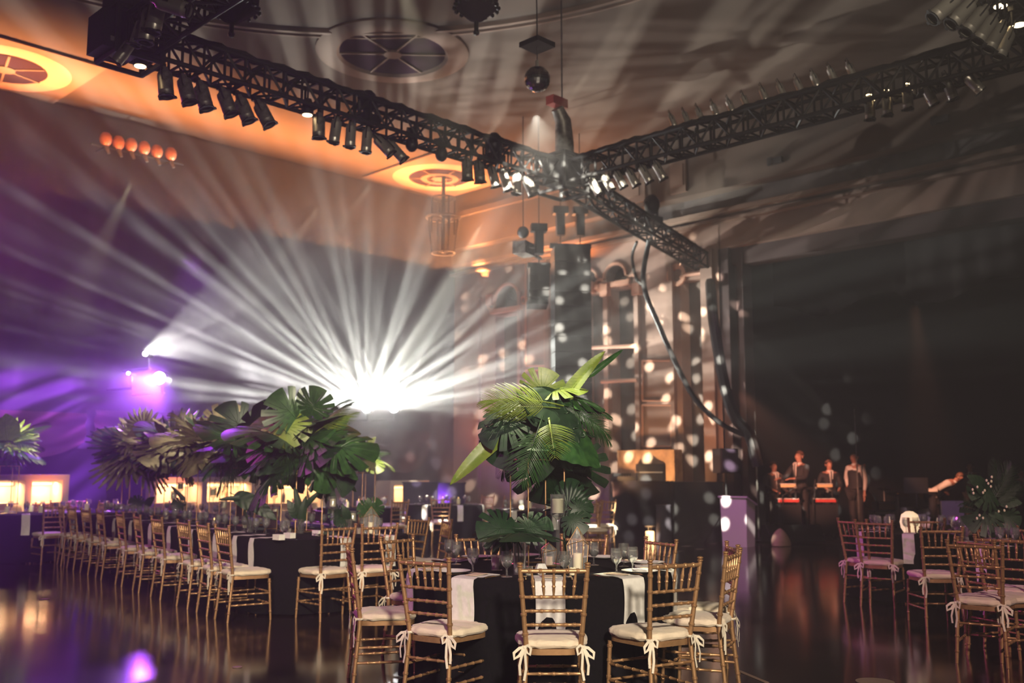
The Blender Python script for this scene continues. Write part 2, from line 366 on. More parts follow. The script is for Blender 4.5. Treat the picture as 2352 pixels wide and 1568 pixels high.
medallion(902, 120, .95, False, 'trim_2'); medallion(1010, 403, .78, True, 'trim_3'); medallion(12, 150, .72, True, 'trim_4')
# back wall: dark brocade drape hung on the wall under a plain frieze
m = MB().box((4.5, YB + .2, ZC / 2), (28.6, .4, ZC)); struct(m, 'wall_back', M_low)
def drape(u, v):
    x = -3 + u * 21.0
    top = ZC - .08 - .45 * max(0, (u - .86) / .14) ** .6
    z = 1.9 + v * (top - 1.9)
    return (x, YB - .06 - .03 * math.sin(x * 5), z)
o = MB().grid(drape, 260, 6).build('back_drape', M_backw); tag(o, 'tall dark brocade drape covering the back wall up to the orange ceiling', 'drape')
# swagged valance along the lower edge of the drape
SW = ((-90, 215, 1052, 985), (235, 470, 1050, 985), (640, 830, 1084, 1030), (868, 1008, 1086, 1020))
NSW = ('leftmost, behind the far left bar', 'behind the pale palm leaves', 'behind the big monstera arrangement', 'rightmost, left of the stage wall corner')
M_swag = mat('rust_swag', (.055, .022, .022), .9)
for (x0, x1, yb, yt), nm in zip(SW, NSW):
    a = aty(x0, yt, YB - .5); b = aty(x1, yt, YB - .5); zb = aty((x0 + x1) / 2, yb, YB - .5).z
    def sw(u, v, a=a, b=b, zb=zb):
        dz = (a.z - zb); sag = 4 * u * (1 - u)
        return (a.x + (b.x - a.x) * u, YB - .12 - .05 * math.sin(v * 12) - .25 * sag * v, a.z + .4 - v * (.4 + dz * (.35 + .65 * sag)))
    o = MB().grid(sw, 24, 16).build('swag_curtain', M_swag); tag(o, 'rust swagged curtain on the back wall, ' + nm, 'curtain')
    c = (a + b) / 2
    spot('swag_uplight', (c.x, YB - 1.6, zb - .9), (c.x, YB - .3, zb + .5), 60, 100, (1, .30, .12), .8, .1)

# stage wall with niches, right of the room corner
def W(px, py): return atx(px, py, XS)
class Op:                       # an opening in the wall
    def __init__(s, px0, px1, ytop, ybot, arch=True, yspring=None):
        s.y1 = W(px0, 900).y; s.y0 = W(px1, 900).y; s.zt = W((px0 + px1) / 2, ytop).z; s.zb = W((px0 + px1) / 2, ybot).z
        s.arch = arch
    def top(s, y):
        if not s.arch: return s.zt
        c = (s.y0 + s.y1) / 2; r = (s.y1 - s.y0) / 2; return s.zt - r + math.sqrt(max(0, r * r - (y - c) ** 2))
ops = [Op(1140, 1192, 655, 705), Op(1138, 1192, 722, 1098, False), Op(1344, 1374, 622, 655), Op(1395, 1442, 607, 645),
       Op(1344, 1392, 672, 1040, False), Op(1405, 1463, 660, 1040, False), Op(1568, 1626, 640, 1108, False)]
def wall_mesh():
    mb = MB(); ys = {YB, W(1662, 900).y}
    for o in ops:
        n = 12 if o.arch else 1
        for k in range(n + 1): ys.add(o.y0 + (o.y1 - o.y0) * k / n)
    ys = sorted(ys)
    for a, b in zip(ys[:-1], ys[1:]):
        mid = (a + b) / 2; here = sorted([o for o in ops if o.y0 < mid < o.y1], key=lambda o: o.zb)
        za = zb_ = 0.0
        for o in here:
            mb.add([(XS, a, za), (XS, b, zb_), (XS, b, o.zb), (XS, a, o.zb)], [(0, 1, 2, 3)])
            mb.add([(XS, a, o.zb), (XS, b, o.zb), (XS + .35, b, o.zb), (XS + .35, a, o.zb)], [(0, 1, 2, 3)])
            za, zb_ = o.top(a), o.top(b)
            mb.add([(XS, a, za), (XS, b, zb_), (XS + .35, b, zb_), (XS + .35, a, za)], [(0, 1, 2, 3)])
        mb.add([(XS, a, za), (XS, b, zb_), (XS, b, ZC), (XS, a, ZC)], [(0, 1, 2, 3)])
    for o in ops:
        for y in (o.y0, o.y1):
            mb.add([(XS, y, o.zb), (XS + .35, y, o.zb), (XS + .35, y, o.top(y)), (XS, y, o.top(y))], [(0, 1, 2, 3)])
    yj = W(1662, 900).y
    mb.box((XS + .55, (YB + yj) / 2, ZC / 2), (.3, YB - yj, ZC))
    return mb
struct(wall_mesh(), 'wall_right', M_wall)
for i, o in enumerate(ops):
    mb = MB().box((XS + .36, (o.y0 + o.y1) / 2, (o.zb + o.zt) / 2), (.04, o.y1 - o.y0 + .02, o.zt - o.zb + .02))
    if o.arch:                     # fluted shell behind the arch
        c = (o.y0 + o.y1) / 2; r = (o.y1 - o.y0) / 2
        for k in range(7):
            a = math.pi * (k + .5) / 7; mb.tube([(XS + .32, c, o.zt - r), (XS + .30, c + r * .9 * math.cos(a), o.zt - r + r * .9 * math.sin(a))], .02, 5)
    struct(mb, 'trim_%d' % (10 + i), M_niche)
# mouldings: pilasters, arch surrounds, roundels, panel frames, cornice
mb = MB()
for i in (0, 2, 3):
    o = ops[i]; c = (o.y0 + o.y1) / 2; r = (o.y1 - o.y0) / 2 + .03
    mb.tube([(XS - .03, c + r * math.cos(a * math.pi / 14), o.zt - r + .03 + r * math.sin(a * math.pi / 14)) for a in range(15)], .045, 6)
    mb.box((XS - .05, c, o.zb - .08), (.12, 2 * r + .25, .12))
for px, py, r in ((1131, 700, .16), (1380, 655, .17), (1455, 645, .16), (1556, 632, .26), (1205, 690, .12)):
    c = W(px, py); T = Matrix.Translation(c) @ Matrix.Rotation(-math.pi / 2, 4, 'Y')
    mb.lathe([(r * .55, 0), (r * .6, .05), (r, .06), (r, 0)], 18, None, T)
struct(mb, 'trim_20', M_mould, True)
mb = MB()
for px, z0, z1, w_ in ((1398, 0, 6.0, .13), (1197, 0, 6.1, .10), (1262, 0, 6.1, .14), (1469, 0, 5.9, .12), (1550, 0, 6.1, .10), (1634, 0, 6.3, .30), (1102, 0, 6.1, .12)):
    y = W(px, 900).y; mb.box((XS - .05, y, (z0 + z1) / 2), (.10, w_, z1 - z0))
struct(mb, 'trim_21', M_wall)
mb = MB()
for px, py in ((1131, 690), (1360, 662), (1395, 668), (1468, 665)): mb.box(W(px, py) + Vector((-.08, 0, 0)), (.16, .22, .28))
def rect(px0, px1, y0, y1, t=.06):
    a = W(px0, y0); b = W(px1, y0); c = W(px0, y1); d = W(px1, y1)
    for p, q in ((a, b), (c, d), (a, c), (b, d)): mb.tube([p + Vector((-.04, 0, 0)), q + Vector((-.04, 0, 0))], t * .5, 5)
rect(1478, 1545, 828, 920); rect(1478, 1545, 930, 1026); rect(1478, 1545, 1034, 1096); rect(1210, 1255, 850, 960); rect(1210, 1255, 600, 840)
mb.tube([W(1342, 800) + Vector((-.1, 0, 0)), W(1470, 795) + Vector((-.1, 0, 0))], .05, 6)
mb.tube([W(1388, 877) + Vector((-.1, 0, 0)), W(1470, 873) + Vector((-.1, 0, 0))], .05, 6)
mb.tube([W(1566, 640) + Vector((-.04, 0, 0)), W(1575, 632) + Vector((-.04, 0, 0)), W(1618, 626) + Vector((-.04, 0, 0)), W(1630, 632) + Vector((-.04, 0, 0))], .05, 6)
struct(mb, 'trim_22', M_mould, True)
# frieze above: dark band with the soffit's shade put into its colour, projecting ledge, ceiling cove rib
z1 = W(1500, 521).z; z2 = W(1500, 484).z; z3 = W(1500, 391).z
YR = -4.0
mb = MB().box((XS - .06, (YB + YR) / 2, (z1 + z2) / 2), (.12, YB - YR, z2 - z1)); struct(mb, 'trim_23', M_niche)
mb = MB().box((XS - .16, (YB + YR) / 2, z1 - .05), (.32, YB - YR, .10)); mb.box((XS - .10, (YB + YR) / 2, z1 - .22), (.2, YB - YR, .06)); struct(mb, 'trim_24', M_trim)
mb = MB().box((XS - .25, (YB + YR) / 2, (z2 + z3) / 2), (.5, YB - YR, z3 - z2)); mb.box((XS - .30, (YB + YR) / 2, z3 - .05), (.62, YB - YR, .14)); mb.box((XS - .28, (YB + YR) / 2, z3 + .30), (.5, YB - YR, .7)); struct(mb, 'trim_25', M_ceil)
mb = MB()
for px0, px1, y0, y1 in ((1390, 1480, 455, 520), (1540, 1575, 412, 470)):
    a = atx((px0 + px1) / 2, (y0 + y1) / 2, XS - .55); yy = abs(atx(px0, 480, XS).y - atx(px1, 480, XS).y)
    mb.box((XS - .53, a.y, (z2 + z3) / 2), (.06, yy, (z3 - z2) * .8)); mb.box((XS - .56, a.y, (z2 + z3) / 2), (.06, yy * .75, (z3 - z2) * .5))
struct(mb, 'trim_26', M_trim)
for i, (px, py) in enumerate(((1784, 371), (2163, 277))):
    c = atx(px, py, XS - .52); mb = MB().box((0, 0, 0), (.10, .32, .12)); mb.box((-.04, .1, 0), (.06, .1, .16))
    o = mb.build('wall_speaker', M_blk, loc=c - Vector((.06, 0, 0))); tag(o, 'small dark box fitting on the frieze above the stage, %s one' % ('left' if i == 0 else 'right'), 'fixture')
# proscenium: fascia over the stage opening, jamb, curtain legs, black back
yj = W(1660, 900).y; zo = W(1717, 560).z
mb = MB().box((XS + .2, (yj + YR) / 2, (zo + ZC) / 2), (.4, yj - YR, ZC - zo)); struct(mb, 'wall_proscenium', M_fascia)
y1_, y2_, y3_ = W(1664, 900).y, W(1700, 900).y, W(1728, 900).y
mb = MB().box((XS + .25, yj - .1, zo / 2), (.5, .24, zo)); mb.box((XS + .45, (y1_ + y2_) / 2, zo / 2), (.3, y1_ - y2_, zo)); mb.box((XS + .3, y2_, zo / 2), (.35, .12, zo)); mb.box((XS + .35, (yj + YR) / 2, zo - .12), (.4, yj - YR, .5)); struct(mb, 'trim_27', M_jamb)
def leg_c(u, v, a=atx(1692, 900, XS + 1).y, b=atx(1735, 900, XS + 1).y): return (XS + .9 + .05 * math.sin(u * 40), a + (b - a) * u, .02 + v * 6.4)
o = MB().grid(leg_c, 30, 2).build('stage_curtain', M_bcurt); tag(o, 'narrow blue velvet stage curtain at the left edge of the dark stage', 'curtain')
mb = MB().box((XS + 7.2, 3, 4), (.2, 26, 9)); mb.box((XS + 4, 15.6, 4), (7, .2, 9)); struct(mb, 'wall_stage', M_black)
def val(u, v):
    y = 11.4 - u * 17; s_ = .5 - .5 * math.cos(u * 2 * math.pi * 7)
    return (XS + 1.6 + .015 * math.sin(u * 200), y, 6.4 - v * (1.25 + .35 * s_))
o = MB().grid(val, 300, 4).build('stage_valance', mat('valance_velvet', (.010, .008, .008), .95, spec=.1)); tag(o, 'dark scalloped valance hanging across the top of the stage opening', 'valance')
mb = MB().box((XS + 4, 3.5, .03), (7, 22, .06)); struct(mb, 'trim_28', mat('stage_deck', (.035, .02, .018), .4))
# pale stone alcove glowing by the wall, behind the dj tables
a = atx(1418, 1045, XS - .6); b = atx(1550, 1110, XS - .6)
mb = MB().box((XS - .45, (a.y + b.y) / 2, W(1500, 1034).z / 2), (.3, a.y - b.y, W(1500, 1034).z)); o = mb.build('stone_ledge', M_brick, smooth=False); tag(o, 'pale stone ledge glowing orange behind the equipment table', 'ledge')
spot('ledge_light', (XS - 1.7, (a.y + b.y) / 2 - .2, 1.25), (XS - .5, (a.y + b.y) / 2 - .2, 1.6), 130, 110, (1, .52, .22), .8, .08)
# thin haze filling the hall, thickened at beam and violet fixtures for glow
FX = (BEAM_L + BEAM_R) / 2
v = bpy.data.materials.new('haze'); v.use_nodes = True; nt = v.node_tree; N = nt.nodes; K = nt.links; N.clear()
o_ = N.new('ShaderNodeOutputMaterial'); s_ = N.new('ShaderNodeVolumeScatter'); s_.inputs['Anisotropy'].default_value = .35
s_.inputs['Color'].default_value = (1, .99, .96, 1); K.new(s_.outputs[0], o_.inputs['Volume'])
ge = N.new('ShaderNodeNewGeometry'); tot = None
for c, r, dn_ in ((FX + rtf(0, -1, .5), 9.5, .028), (FX + rtf(-.3, -.3), 4.2, .05), (FX + rtf(0, -.1), 1.3, .10), (PURP, 1.3, .12)):
    ds = N.new('ShaderNodeVectorMath'); ds.operation = 'DISTANCE'; ds.inputs[1].default_value = c; K.new(ge.outputs['Position'], ds.inputs[0])
    mr = N.new('ShaderNodeMapRange'); mr.interpolation_type = 'SMOOTHSTEP'; mr.inputs['From Min'].default_value = 0; mr.inputs['From Max'].default_value = r
    mr.inputs['To Min'].default_value = dn_; mr.inputs['To Max'].default_value = 0; K.new(ds.outputs['Value'], mr.inputs['Value'])
    ad = N.new('ShaderNodeMath'); ad.operation = 'ADD'; K.new(mr.outputs[0], ad.inputs[0])
    if tot is None: ad.inputs[1].default_value = HAZE
    else: K.new(tot, ad.inputs[1])
    tot = ad.outputs[0]
K.new(tot, s_.inputs['Density'])
v.cycles.volume_step_rate = 1.0; v.cycles.volume_sampling = 'EQUIANGULAR'
mb = MB().box((9.2, 7.0, 4.5), (32, 28, 9.2)); hz = mb.build('haze', v, smooth=False); tag(hz, 'thin smoke haze filling the hall and carrying the light beams', 'haze', kind='stuff')
# ------------------------------------------------------------------ trusses
ZT = 6.05                                     # centre height of the rig
TB = atz(1292, 404, ZT)                       # corner block
Y1 = TB.y; X2 = TB.x
TAx = aty(300, 104, Y1).x
TCy = atx(2420, 90, X2).y
ARM_END = TB.lerp(atz(1640, 618, ZT), .955)
def truss(a, b, name, label, s=.32, bundle=True, dens=.8):
    a = Vector(a); b = Vector(b); d = (b - a); L_ = d.length; rz = math.atan2(d.y, d.x)
    t = empty(name, a, rz, label, 'truss'); h = s / 2
    for sy in (-1, 1):
        for sz in (-1, 1):
            MB().tube([(0, sy * h, sz * h), (L_, sy * h, sz * h)], .030, 8).build('chord', M_truss, t)
    n = max(2, int(L_ / (s * dens)))
    for face in range(4):
        m = MB()
        for k in range(n):
            x0 = L_ * k / n; x1 = L_ * (k + 1) / n; p, q = (-1, 1) if k % 2 else (1, -1)
            if face < 2: sy = -1 if face else 1; A_, B_ = (x0, sy * h, p * h), (x1, sy * h, q * h); U = ((x0, sy * h, -h), (x0, sy * h, h))
            else: sz = -1 if face == 3 else 1; A_, B_ = (x0, p * h, sz * h), (x1, q * h, sz * h); U = ((x0, -h, sz * h), (x0, h, sz * h))
            m.tube([A_, B_], .017, 5); m.tube(U, .017, 5)
        m.build('lacing', M_truss, t)
    if bundle:
        m = MB(); r_ = random.Random(int(a.x * 10))
        for q in range(4):
            oy = (q - 1.5) * .045; ph = r_.random() * 6
            m.tube([(L_ * i / 40, oy + .03 * math.sin(i * .9 + ph), h + .05 + .035 * math.sin(i * 1.3 + ph) ** 2 + .02 * (q % 2)) for i in range(41)], .022, 6)
        m.build('cable_bundle', M_blkm, t)
    return t
truss((TAx, Y1, ZT), (X2 - .28, Y1, ZT), 'lighting_truss', 'long black box truss running from the upper left to the central corner block')
truss((X2, Y1 - .28, ZT), (X2, TCy, ZT), 'lighting_truss', 'black box truss running from the central corner block to the upper right')
dirn = (ARM_END - TB); dirn.z = 0; dn = dirn.normalized()
truss(TB + dn * .3, ARM_END - dn * .2, 'lighting_truss', 'short black truss arm reaching from the corner block toward the stage wall', dens=1.5)
truss((TAx, Y1 - .28, ZT), (TAx, Y1 - 6.2, ZT), 'lighting_truss', 'black truss leaving the frame at the upper left corner')
truss((X2 - .28, TCy, ZT), (X2 - 5.5, TCy, ZT), 'lighting_truss', 'black truss leaving the frame at the upper right corner')
def block(p, label, s=.5):
    t = empty('corner_block', p, 0, label, 'truss'); h = s / 2
    m = MB()
    for sx in (-1, 1):
        for sy in (-1, 1):
            m.tube([(sx * h, sy * h, -h), (sx * h, sy * h, h)], .03, 6)
            m.tube([(sx * h, -h, sy * h), (sx * h, h, sy * h)], .03, 6); m.tube([(-h, sx * h, sy * h), (h, sx * h, sy * h)], .03, 6)
    m.build('frame', M_truss, t)
    m = MB(); m.box((0, 0, h * .2), (s * .8, s * .8, s * .75)); m.build('gusset_plate', M_truss, t)
    return t
block(TB, 'black truss corner block at the centre where three trusses meet', .56)
block((TAx, Y1, ZT), 'black truss corner block at the upper left')
block(tuple(ARM_END), 'black end block of the truss arm by the stage wall', .42)
# ------------------------------------------------------------------ can lights
def make_can(name, body_m, r=.105, L_=.42):
    t = empty(name, label='x', cat='stage light')
    MB().lathe([(0, L_ + .07), (r * .45, L_ + .06), (r * .55, L_), (r * .95, L_ - .04), (r, L_ - .08), (r, .09), (r * 1.02, .085), (r * 1.02, .07), (r, .065), (r, 0), (r * .92, 0), (r * .92, .02)], 20).build('can_body', body_m, t)
    f = MB().lathe([(r * 1.1, 0), (r * 1.1, -.02), (r * .9, -.02), (r * .9, 0)], 20)
    for k in range(3): a = k * 2.094; f.box((r * 1.12 * math.cos(a), r * 1.12 * math.sin(a), -.01), (.05, .05, .03))
    f.build('gel_frame', M_truss, t)
    MB().disc((0, 0, .03), r * .92, 18).build('lens', M_grille, t)
    MB().tube([(r + .02, 0, L_ * .55), (r + .03, 0, L_ * .7), (r * .6, 0, L_ + .15), (-r * .6, 0, L_ + .15), (-r - .03, 0, L_ * .7), (-r - .02, 0, L_ * .55)], .011, 6).build('yoke', M_truss, t)
    return t
can_s = make_can('can_light', M_silver, .10, .44); can_d = make_can('can_light', M_dkcan, .115, .40)
def clampbit(p, ztop, parent=None): pass
def put_can(proto, p, tilt, az, label, group, s=1.0, line=None):
    # p: centre of the can; it points along the unit vector leaning `tilt` from straight down toward azimuth az
    d = Vector((math.sin(tilt) * math.cos(az), math.sin(tilt) * math.sin(az), -math.cos(tilt)))
    q = (-d).to_track_quat('Z', 'Y')
    s *= .72
    o = stamp(proto, Vector(p) + d * .2 * s, 0, label, 'stage light', group, scale=s)
    o.rotation_mode = 'QUATERNION'; o.rotation_quaternion = q
    top = Vector(p) - d * (.2 + .15) * s
    if line is not None:
        h = MB().tube([(0, 0, 0), (0, 0, (line - top.z))], .014, 6); h.box((0, 0, line - top.z), (.05, .05, .06))
        ho = h.build('hanging_clamp', M_truss); ho.parent = o
        ho.matrix_parent_inverse = (Matrix.Translation(o.location) @ q.to_matrix().to_4x4() @ Matrix.Scale(s, 4)).inverted(); ho.location = top
    return o
def lean(px): return px
AZR = math.atan2(RT[1], RT[0])               # azimuth of "right in the picture"
PIPE = ZT - .34
g = 'grey can lights under the left truss, near its left end'
for i, (px, py, tl, az) in enumerate(((380, 192, .12, AZR), (428, 207, .28, AZR), (467, 222, .30, AZR), (521, 236, .38, AZR), (561, 252, .42, AZR), (606, 262, .50, AZR))):
    put_can(can_d, aty(px, py, Y1), tl, az, 'dark grey can light under the left part of the truss, %s from left' % ORD[i], g, 1.0, ZT - .2)
g = 'can lights under the middle of the left truss'
for i, (px, py, tl) in enumerate(((732, 291, .02), (770, 303, -.12), (805, 313, -.03), (842, 326, -.05), (882, 336, .75), (912, 349, .72))):
    put_can(can_d if i in (0,) else can_s, aty(px, py, Y1), tl, AZR, 'worn can light under the middle of the long truss, %s from the left' % ORD[i], g, .95, ZT - .2)
g = 'can lights just left of the corner block'
for i, (px, py, tl) in enumerate(((1073, 390, .05), (1101, 396, .1), (1134, 407, .25), (1161, 416, .3), (1187, 424, -.05), (1217, 428, .4))):
    put_can(can_d if i in (0, 1, 5) else can_s, aty(px, py, Y1), tl, AZR, 'can light hanging just left of the corner block, %s from the left' % ORD[i], g, .95, ZT - .2)
g = 'silver can lights just right of the corner block'
for i, (px, py) in enumerate(((1367, 430), (1396, 420), (1424, 413), (1453, 409), (1483, 401), (1515, 394))):
    put_can(can_s, atx(px, py, X2), .5, AZR, 'bright silver can light right of the corner block, %s from the left' % ORD[i], g, .85, ZT - .2)
g = 'can lights standing along the top of the right truss'
for i, (px, py) in enumerate(((1545, 277), (1576, 271), (1607, 262), (1642, 252), (1678, 243), (1712, 233), (1755, 216), (1795, 207), (1835, 196), (1873, 184), (1912, 171), (1955, 162))):
    put_can(can_s, atx(px, py + 2, X2), .35, AZR, 'dim silver can light atop the right truss, %s from the left' % ORD[i], g, .62, None)
g = 'silver can lights under the right truss'
for i, (px, py, tl) in enumerate(((1998, 252, 0.02), (2038, 242, .02), (2085, 228, .02), (2135, 219, .45), (2182, 206, .3), (2236, 191, .75))):
    o = put_can(can_s, atx(px, py, X2), tl, AZR, ('can light with glowing rear vents under the right truss, %s from left' if i < 3 else 'silver can light under the far end of the right truss, %s from left') % ORD[i], g if i > 2 else None, .82, ZT - .2)
    if i < 3:
        v_ = MB().lathe([(0, .515), (.055, .515), (.055, .52), (0, .52)], 14)
        for k in range(8): a = k * .785; v_.ball((.098 * math.cos(a), .098 * math.sin(a), .40), .014, 6)
        vo_ = v_.build('vent_glow', M_lensw); vo_.parent = o
g = 'silver can lights under the upper right corner truss'
for i, (px, py) in enumerate(((2168, 20), (2207, 32), (2238, 50), (2262, 70), (2285, 88), (2305, 104))):
    put_can(can_s, aty(px, py, TCy), .85 - i * .08, AZR + math.pi, 'bright silver can light at the upper right corner, %s from the top left' % ORD[i], g, .9, ZT - .2)
g = 'silver can lights at the upper left corner'
for i, (px, py, tl, azz) in enumerate(((358, 38, .15, math.pi), (340, 62, .1, math.pi), (400, 14, 1.25, 0), (318, 78, .25, math.pi), (283, 122, .6, math.pi))):
    put_can(can_s, atx(px, py, TAx) * .93 + Vector((0, 0, CAMH * .07)), tl, AZR + azz, 'silver can light in the upper left cluster, %s' % ('long pale one in the middle', 'long one left of the middle', 'one pointing right at the top', 'small one beside the corner block', 'lowest one, tilted left below the truss')[i], g, 1.05 if i < 3 else .8, ZT - .2)
# black movers and small lit spots on the truss
def mover(p, label, s=1.0, up=False, lit=False, line=None):
    t = empty('moving_light', p, rnd.random() * 3, label, 'stage light')
    MB().box((0, 0, .16 * s), (.26 * s, .22 * s, .1 * s)).build('base', M_blk, t)
    MB().tube([(.13 * s, 0, .12 * s), (.14 * s, 0, -.1 * s)], .025 * s, 6).tube([(-.13 * s, 0, .12 * s), (-.14 * s, 0, -.1 * s)], .025 * s, 6).tube([(-.14 * s, 0, .11 * s), (.14 * s, 0, .11 * s)], .028 * s, 6).build('yoke', M_blk, t)
    MB().ball((0, 0, -.08 * s), .125 * s, 14, sq=(1, 1, 1.25)).build('head', M_blk, t)
    if lit: MB().disc((0, 0, -.25 * s), .07 * s, 16, h=.02).build('lens', M_lensw, t)
    if up: t.rotation_euler = (math.pi, 0, 0)
    if line is not None:
        MB().tube([(0, 0, .2 * s), (0, 0, line - p[2])], .012, 6).build('hanging_clamp', M_truss, t)
    return t
def small_spot(px, py, label):
    p = aty(px, py, Y1) if px < 1300 else atx(px, py, X2)
    t = empty('small_spotlight', p, 0, label, 'stage light')
    MB().lathe([(0, .2), (.05, .2), (.07, .12), (.075, 0), (.06, 0)], 14).build('housing', M_blk, t)
    MB().disc((0, 0, -.005), .06, 16, h=.01).build('lens', M_lensw, t)
    MB().tube([(0, 0, .2), (0, 0, .55)], .012, 6).build('stem', M_blk, t)
    return t
small_spot(322, 152, 'small black spotlight with glowing lens below the upper left corner block')
small_spot(706, 264, 'small black spotlight with glowing lens under the long truss')
for px, py, lb in ((946, 322, 'black box light under the long truss, left of the pair'), (1014, 345, 'black box light under the long truss, right of the pair')):
    mover(aty(px, py, Y1), lb, .7, line=ZT - .2)
for px, py, lb in ((845, 243, 'black moving light on top of the long truss at its middle'), (1135, 336, 'black moving light on top of the long truss near the corner block')):
    mover(aty(px, py + 4, Y1), lb, 1.0, up=True)
q = ARM_END * .52 + TB * .48
mover((q.x, q.y, ZT + .42), 'round black moving light on top of the truss arm', 1.3, up=True)
def lensspot(px, py, Y, lb):
    p = aty(px, py, Y); t = empty('small_spotlight', p, 0, lb, 'stage light')
    MB().lathe([(0, .2), (.05, .2), (.07, .12), (.075, 0), (.06, 0)], 14).build('housing', M_blk, t)
    MB().disc((0, 0, -.005), .06, 16, h=.01).build('lens', M_lensw, t); MB().tube([(0, 0, .2), (0, 0, .5)], .012, 6).build('stem', M_blk, t)
lensspot(2298, 14, TCy, 'small glowing spotlight at the top right, the upper of two'); lensspot(2341, 57, TCy, 'small glowing spotlight at the top right, the lower of two')
# dark cabinet on the left end of the rig
t = empty('dimmer_box', aty(262, 84, Y1) , 0, 'black box unit hung on the left end of the rig', 'box')
MB().box((0, 0, 0), (.40, .4, .42)).box((.1, 0, .3), (.36, .3, .3)).build('case', M_blk, t); MB().box((-.08, -.21, -.12), (.09, .02, .05)).build('badge', M_silver, t)
# hoist with fabric duct at the centre
t = empty('chain_hoist', TB + Vector((0, 0, .45)), 0, 'chain hoist with red hook block above the central corner block', 'hoist')
MB().tube([(.05, 0, -.3), (.05, 0, .1), (.02, 0, .45), (-.12, 0, .62)], [.16, .15, .13, .1], 12).build('chain_bag', M_dkcan, t)
MB().box((-.12, 0, .72), (.34, .16, .14)).build('hook_block', M_red, t)
MB().tube([(0, 0, .5), (0, 0, ZC - TB.z - .45)], .012, 6).build('chain', M_truss, t)
for px, py, lb in ((1581, 505, 'chain hoist hung over the end of the truss arm'),):
    p = atz(px, 590, ZT + .2); p = Vector((p.x, p.y, 0)); z = atd(px, py, depth(p)).z
    t = empty('chain_hoist', (p.x, p.y, z), 0, lb, 'hoist')
    MB().box((0, 0, 0), (.26, .22, .42)).build('motor', M_blk, t); MB().ball((.05, 0, .28), .13, 10).build('hook_block', M_red, t)
    MB().tube([(0, 0, .2), (0, 0, ZC - z)], .014, 6).build('chain', M_truss, t)
    MB().tube([(0, 0, -.2), (.05, .2, ZT - z + .2)], .012, 6).tube([(0, 0, -.2), (-.05, -.25, ZT - z + .2)], .012, 6).build('sling', M_truss, t)
# cables draped from the arm
def cable(pts, r, lb):
    P = [Vector(q) for q in pts]; P = [P[0]] + P + [P[-1]]; S = []
    for i in range(1, len(P) - 2):
        for k in range(8):
            t_ = k / 8; a, b, c, d = P[i - 1:i + 3]; S.append(.5 * ((2 * b) + (c - a) * t_ + (2 * a - 5 * b + 4 * c - d) * t_ ** 2 + (3 * b - a - 3 * c + d) * t_ ** 3))
    S.append(P[-1]); m = MB(); m.tube(S, r, 8); o = m.build('cable', M_blk); tag(o, lb, 'cable'); return o
e = ARM_END
f_ = atd(1668, 900, 20.2); f2 = atd(1722, 1000, 20.0)
cable([e + Vector((0, 0, -.1)), atd(1637, 720, 20.2), atd(1652, 820, 19.8), atd(1668, 900, 19.6), atd(1690, 960, 19.4), atd(1722, 1000, 19.2), atd(1740, 1070, 19.2)], .11, 'thick black cable loom dropping from the end of the truss arm')
s0 = TB.lerp(ARM_END, .50)
cable([Vector((s0.x, s0.y, ZT - .2)), atd(1478, 650, 19.4), atd(1515, 750, 19.4), atd(1560, 850, 19.5), atd(1600, 920, 19.4), atd(1660, 975, 19.3), atd(1722, 1003, 19.2)], .05, 'black cable swagging from the truss arm down to the stage edge')
cable([Vector((s0.x, s0.y, ZT - .2)) + Vector((0, .3, 0)), atd(1452, 590, 19.4), atd(1462, 640, 19.4), atd(1478, 655, 19.4)], .03, 'thin black cable looping close under the truss arm')
cable([Vector((TB.x + .6, TB.y - .3, ZT - .1)), atd(1348, 430, 15.5), atd(1362, 470, 15.6), atd(1400, 500, 16)], .02, 'thin cable loop below the central corner block')
# mirror ball
t = empty('mirror_ball', BALL, 0, 'mirror ball hanging from a dark motor plate under the ceiling', 'mirror ball')
def mball():
    m = MB(); r = .155
    for i in range(14):
        a0 = math.pi * i / 14; a1 = math.pi * (i + 1) / 14; n = max(5, int(28 * math.sin((a0 + a1) / 2)))
        for j in range(n):
            t0 = 2 * math.pi * j / n; t1 = 2 * math.pi * (j + .94) / n; b1 = a0 + (a1 - a0) * .94
            P = [(r * math.sin(a) * math.cos(tt), r * math.sin(a) * math.sin(tt), r * math.cos(a)) for a, tt in ((a0, t0), (b1, t0), (b1, t1), (a0, t1))]
            if i == 0: P = P[1:]
            m.add(P, [tuple(range(len(P)))])
    return m
mball().build('mirror_tiles', M_mirror, t, smooth=False); MB().ball((0, 0, 0), .15, 20).build('core', M_blk, t)
MB().tube([(0, 0, .15), (0, 0, .23)], .02, 8).build('spindle', M_silver, t)
zp = atd(1235, 103, depth(BALL)).z - BALL.z
MB().tube([(0, 0, .2), (0, 0, zp)], .006, 6).build('cord', M_blk, t)
MB().box((0, 0, zp), (.30, .30, .06)).build('motor_plate', M_blk, t); MB().tube([(0, 0, zp), (-.02, 0, ZC - BALL.z)], .008, 6).build('cable', M_blk, t)
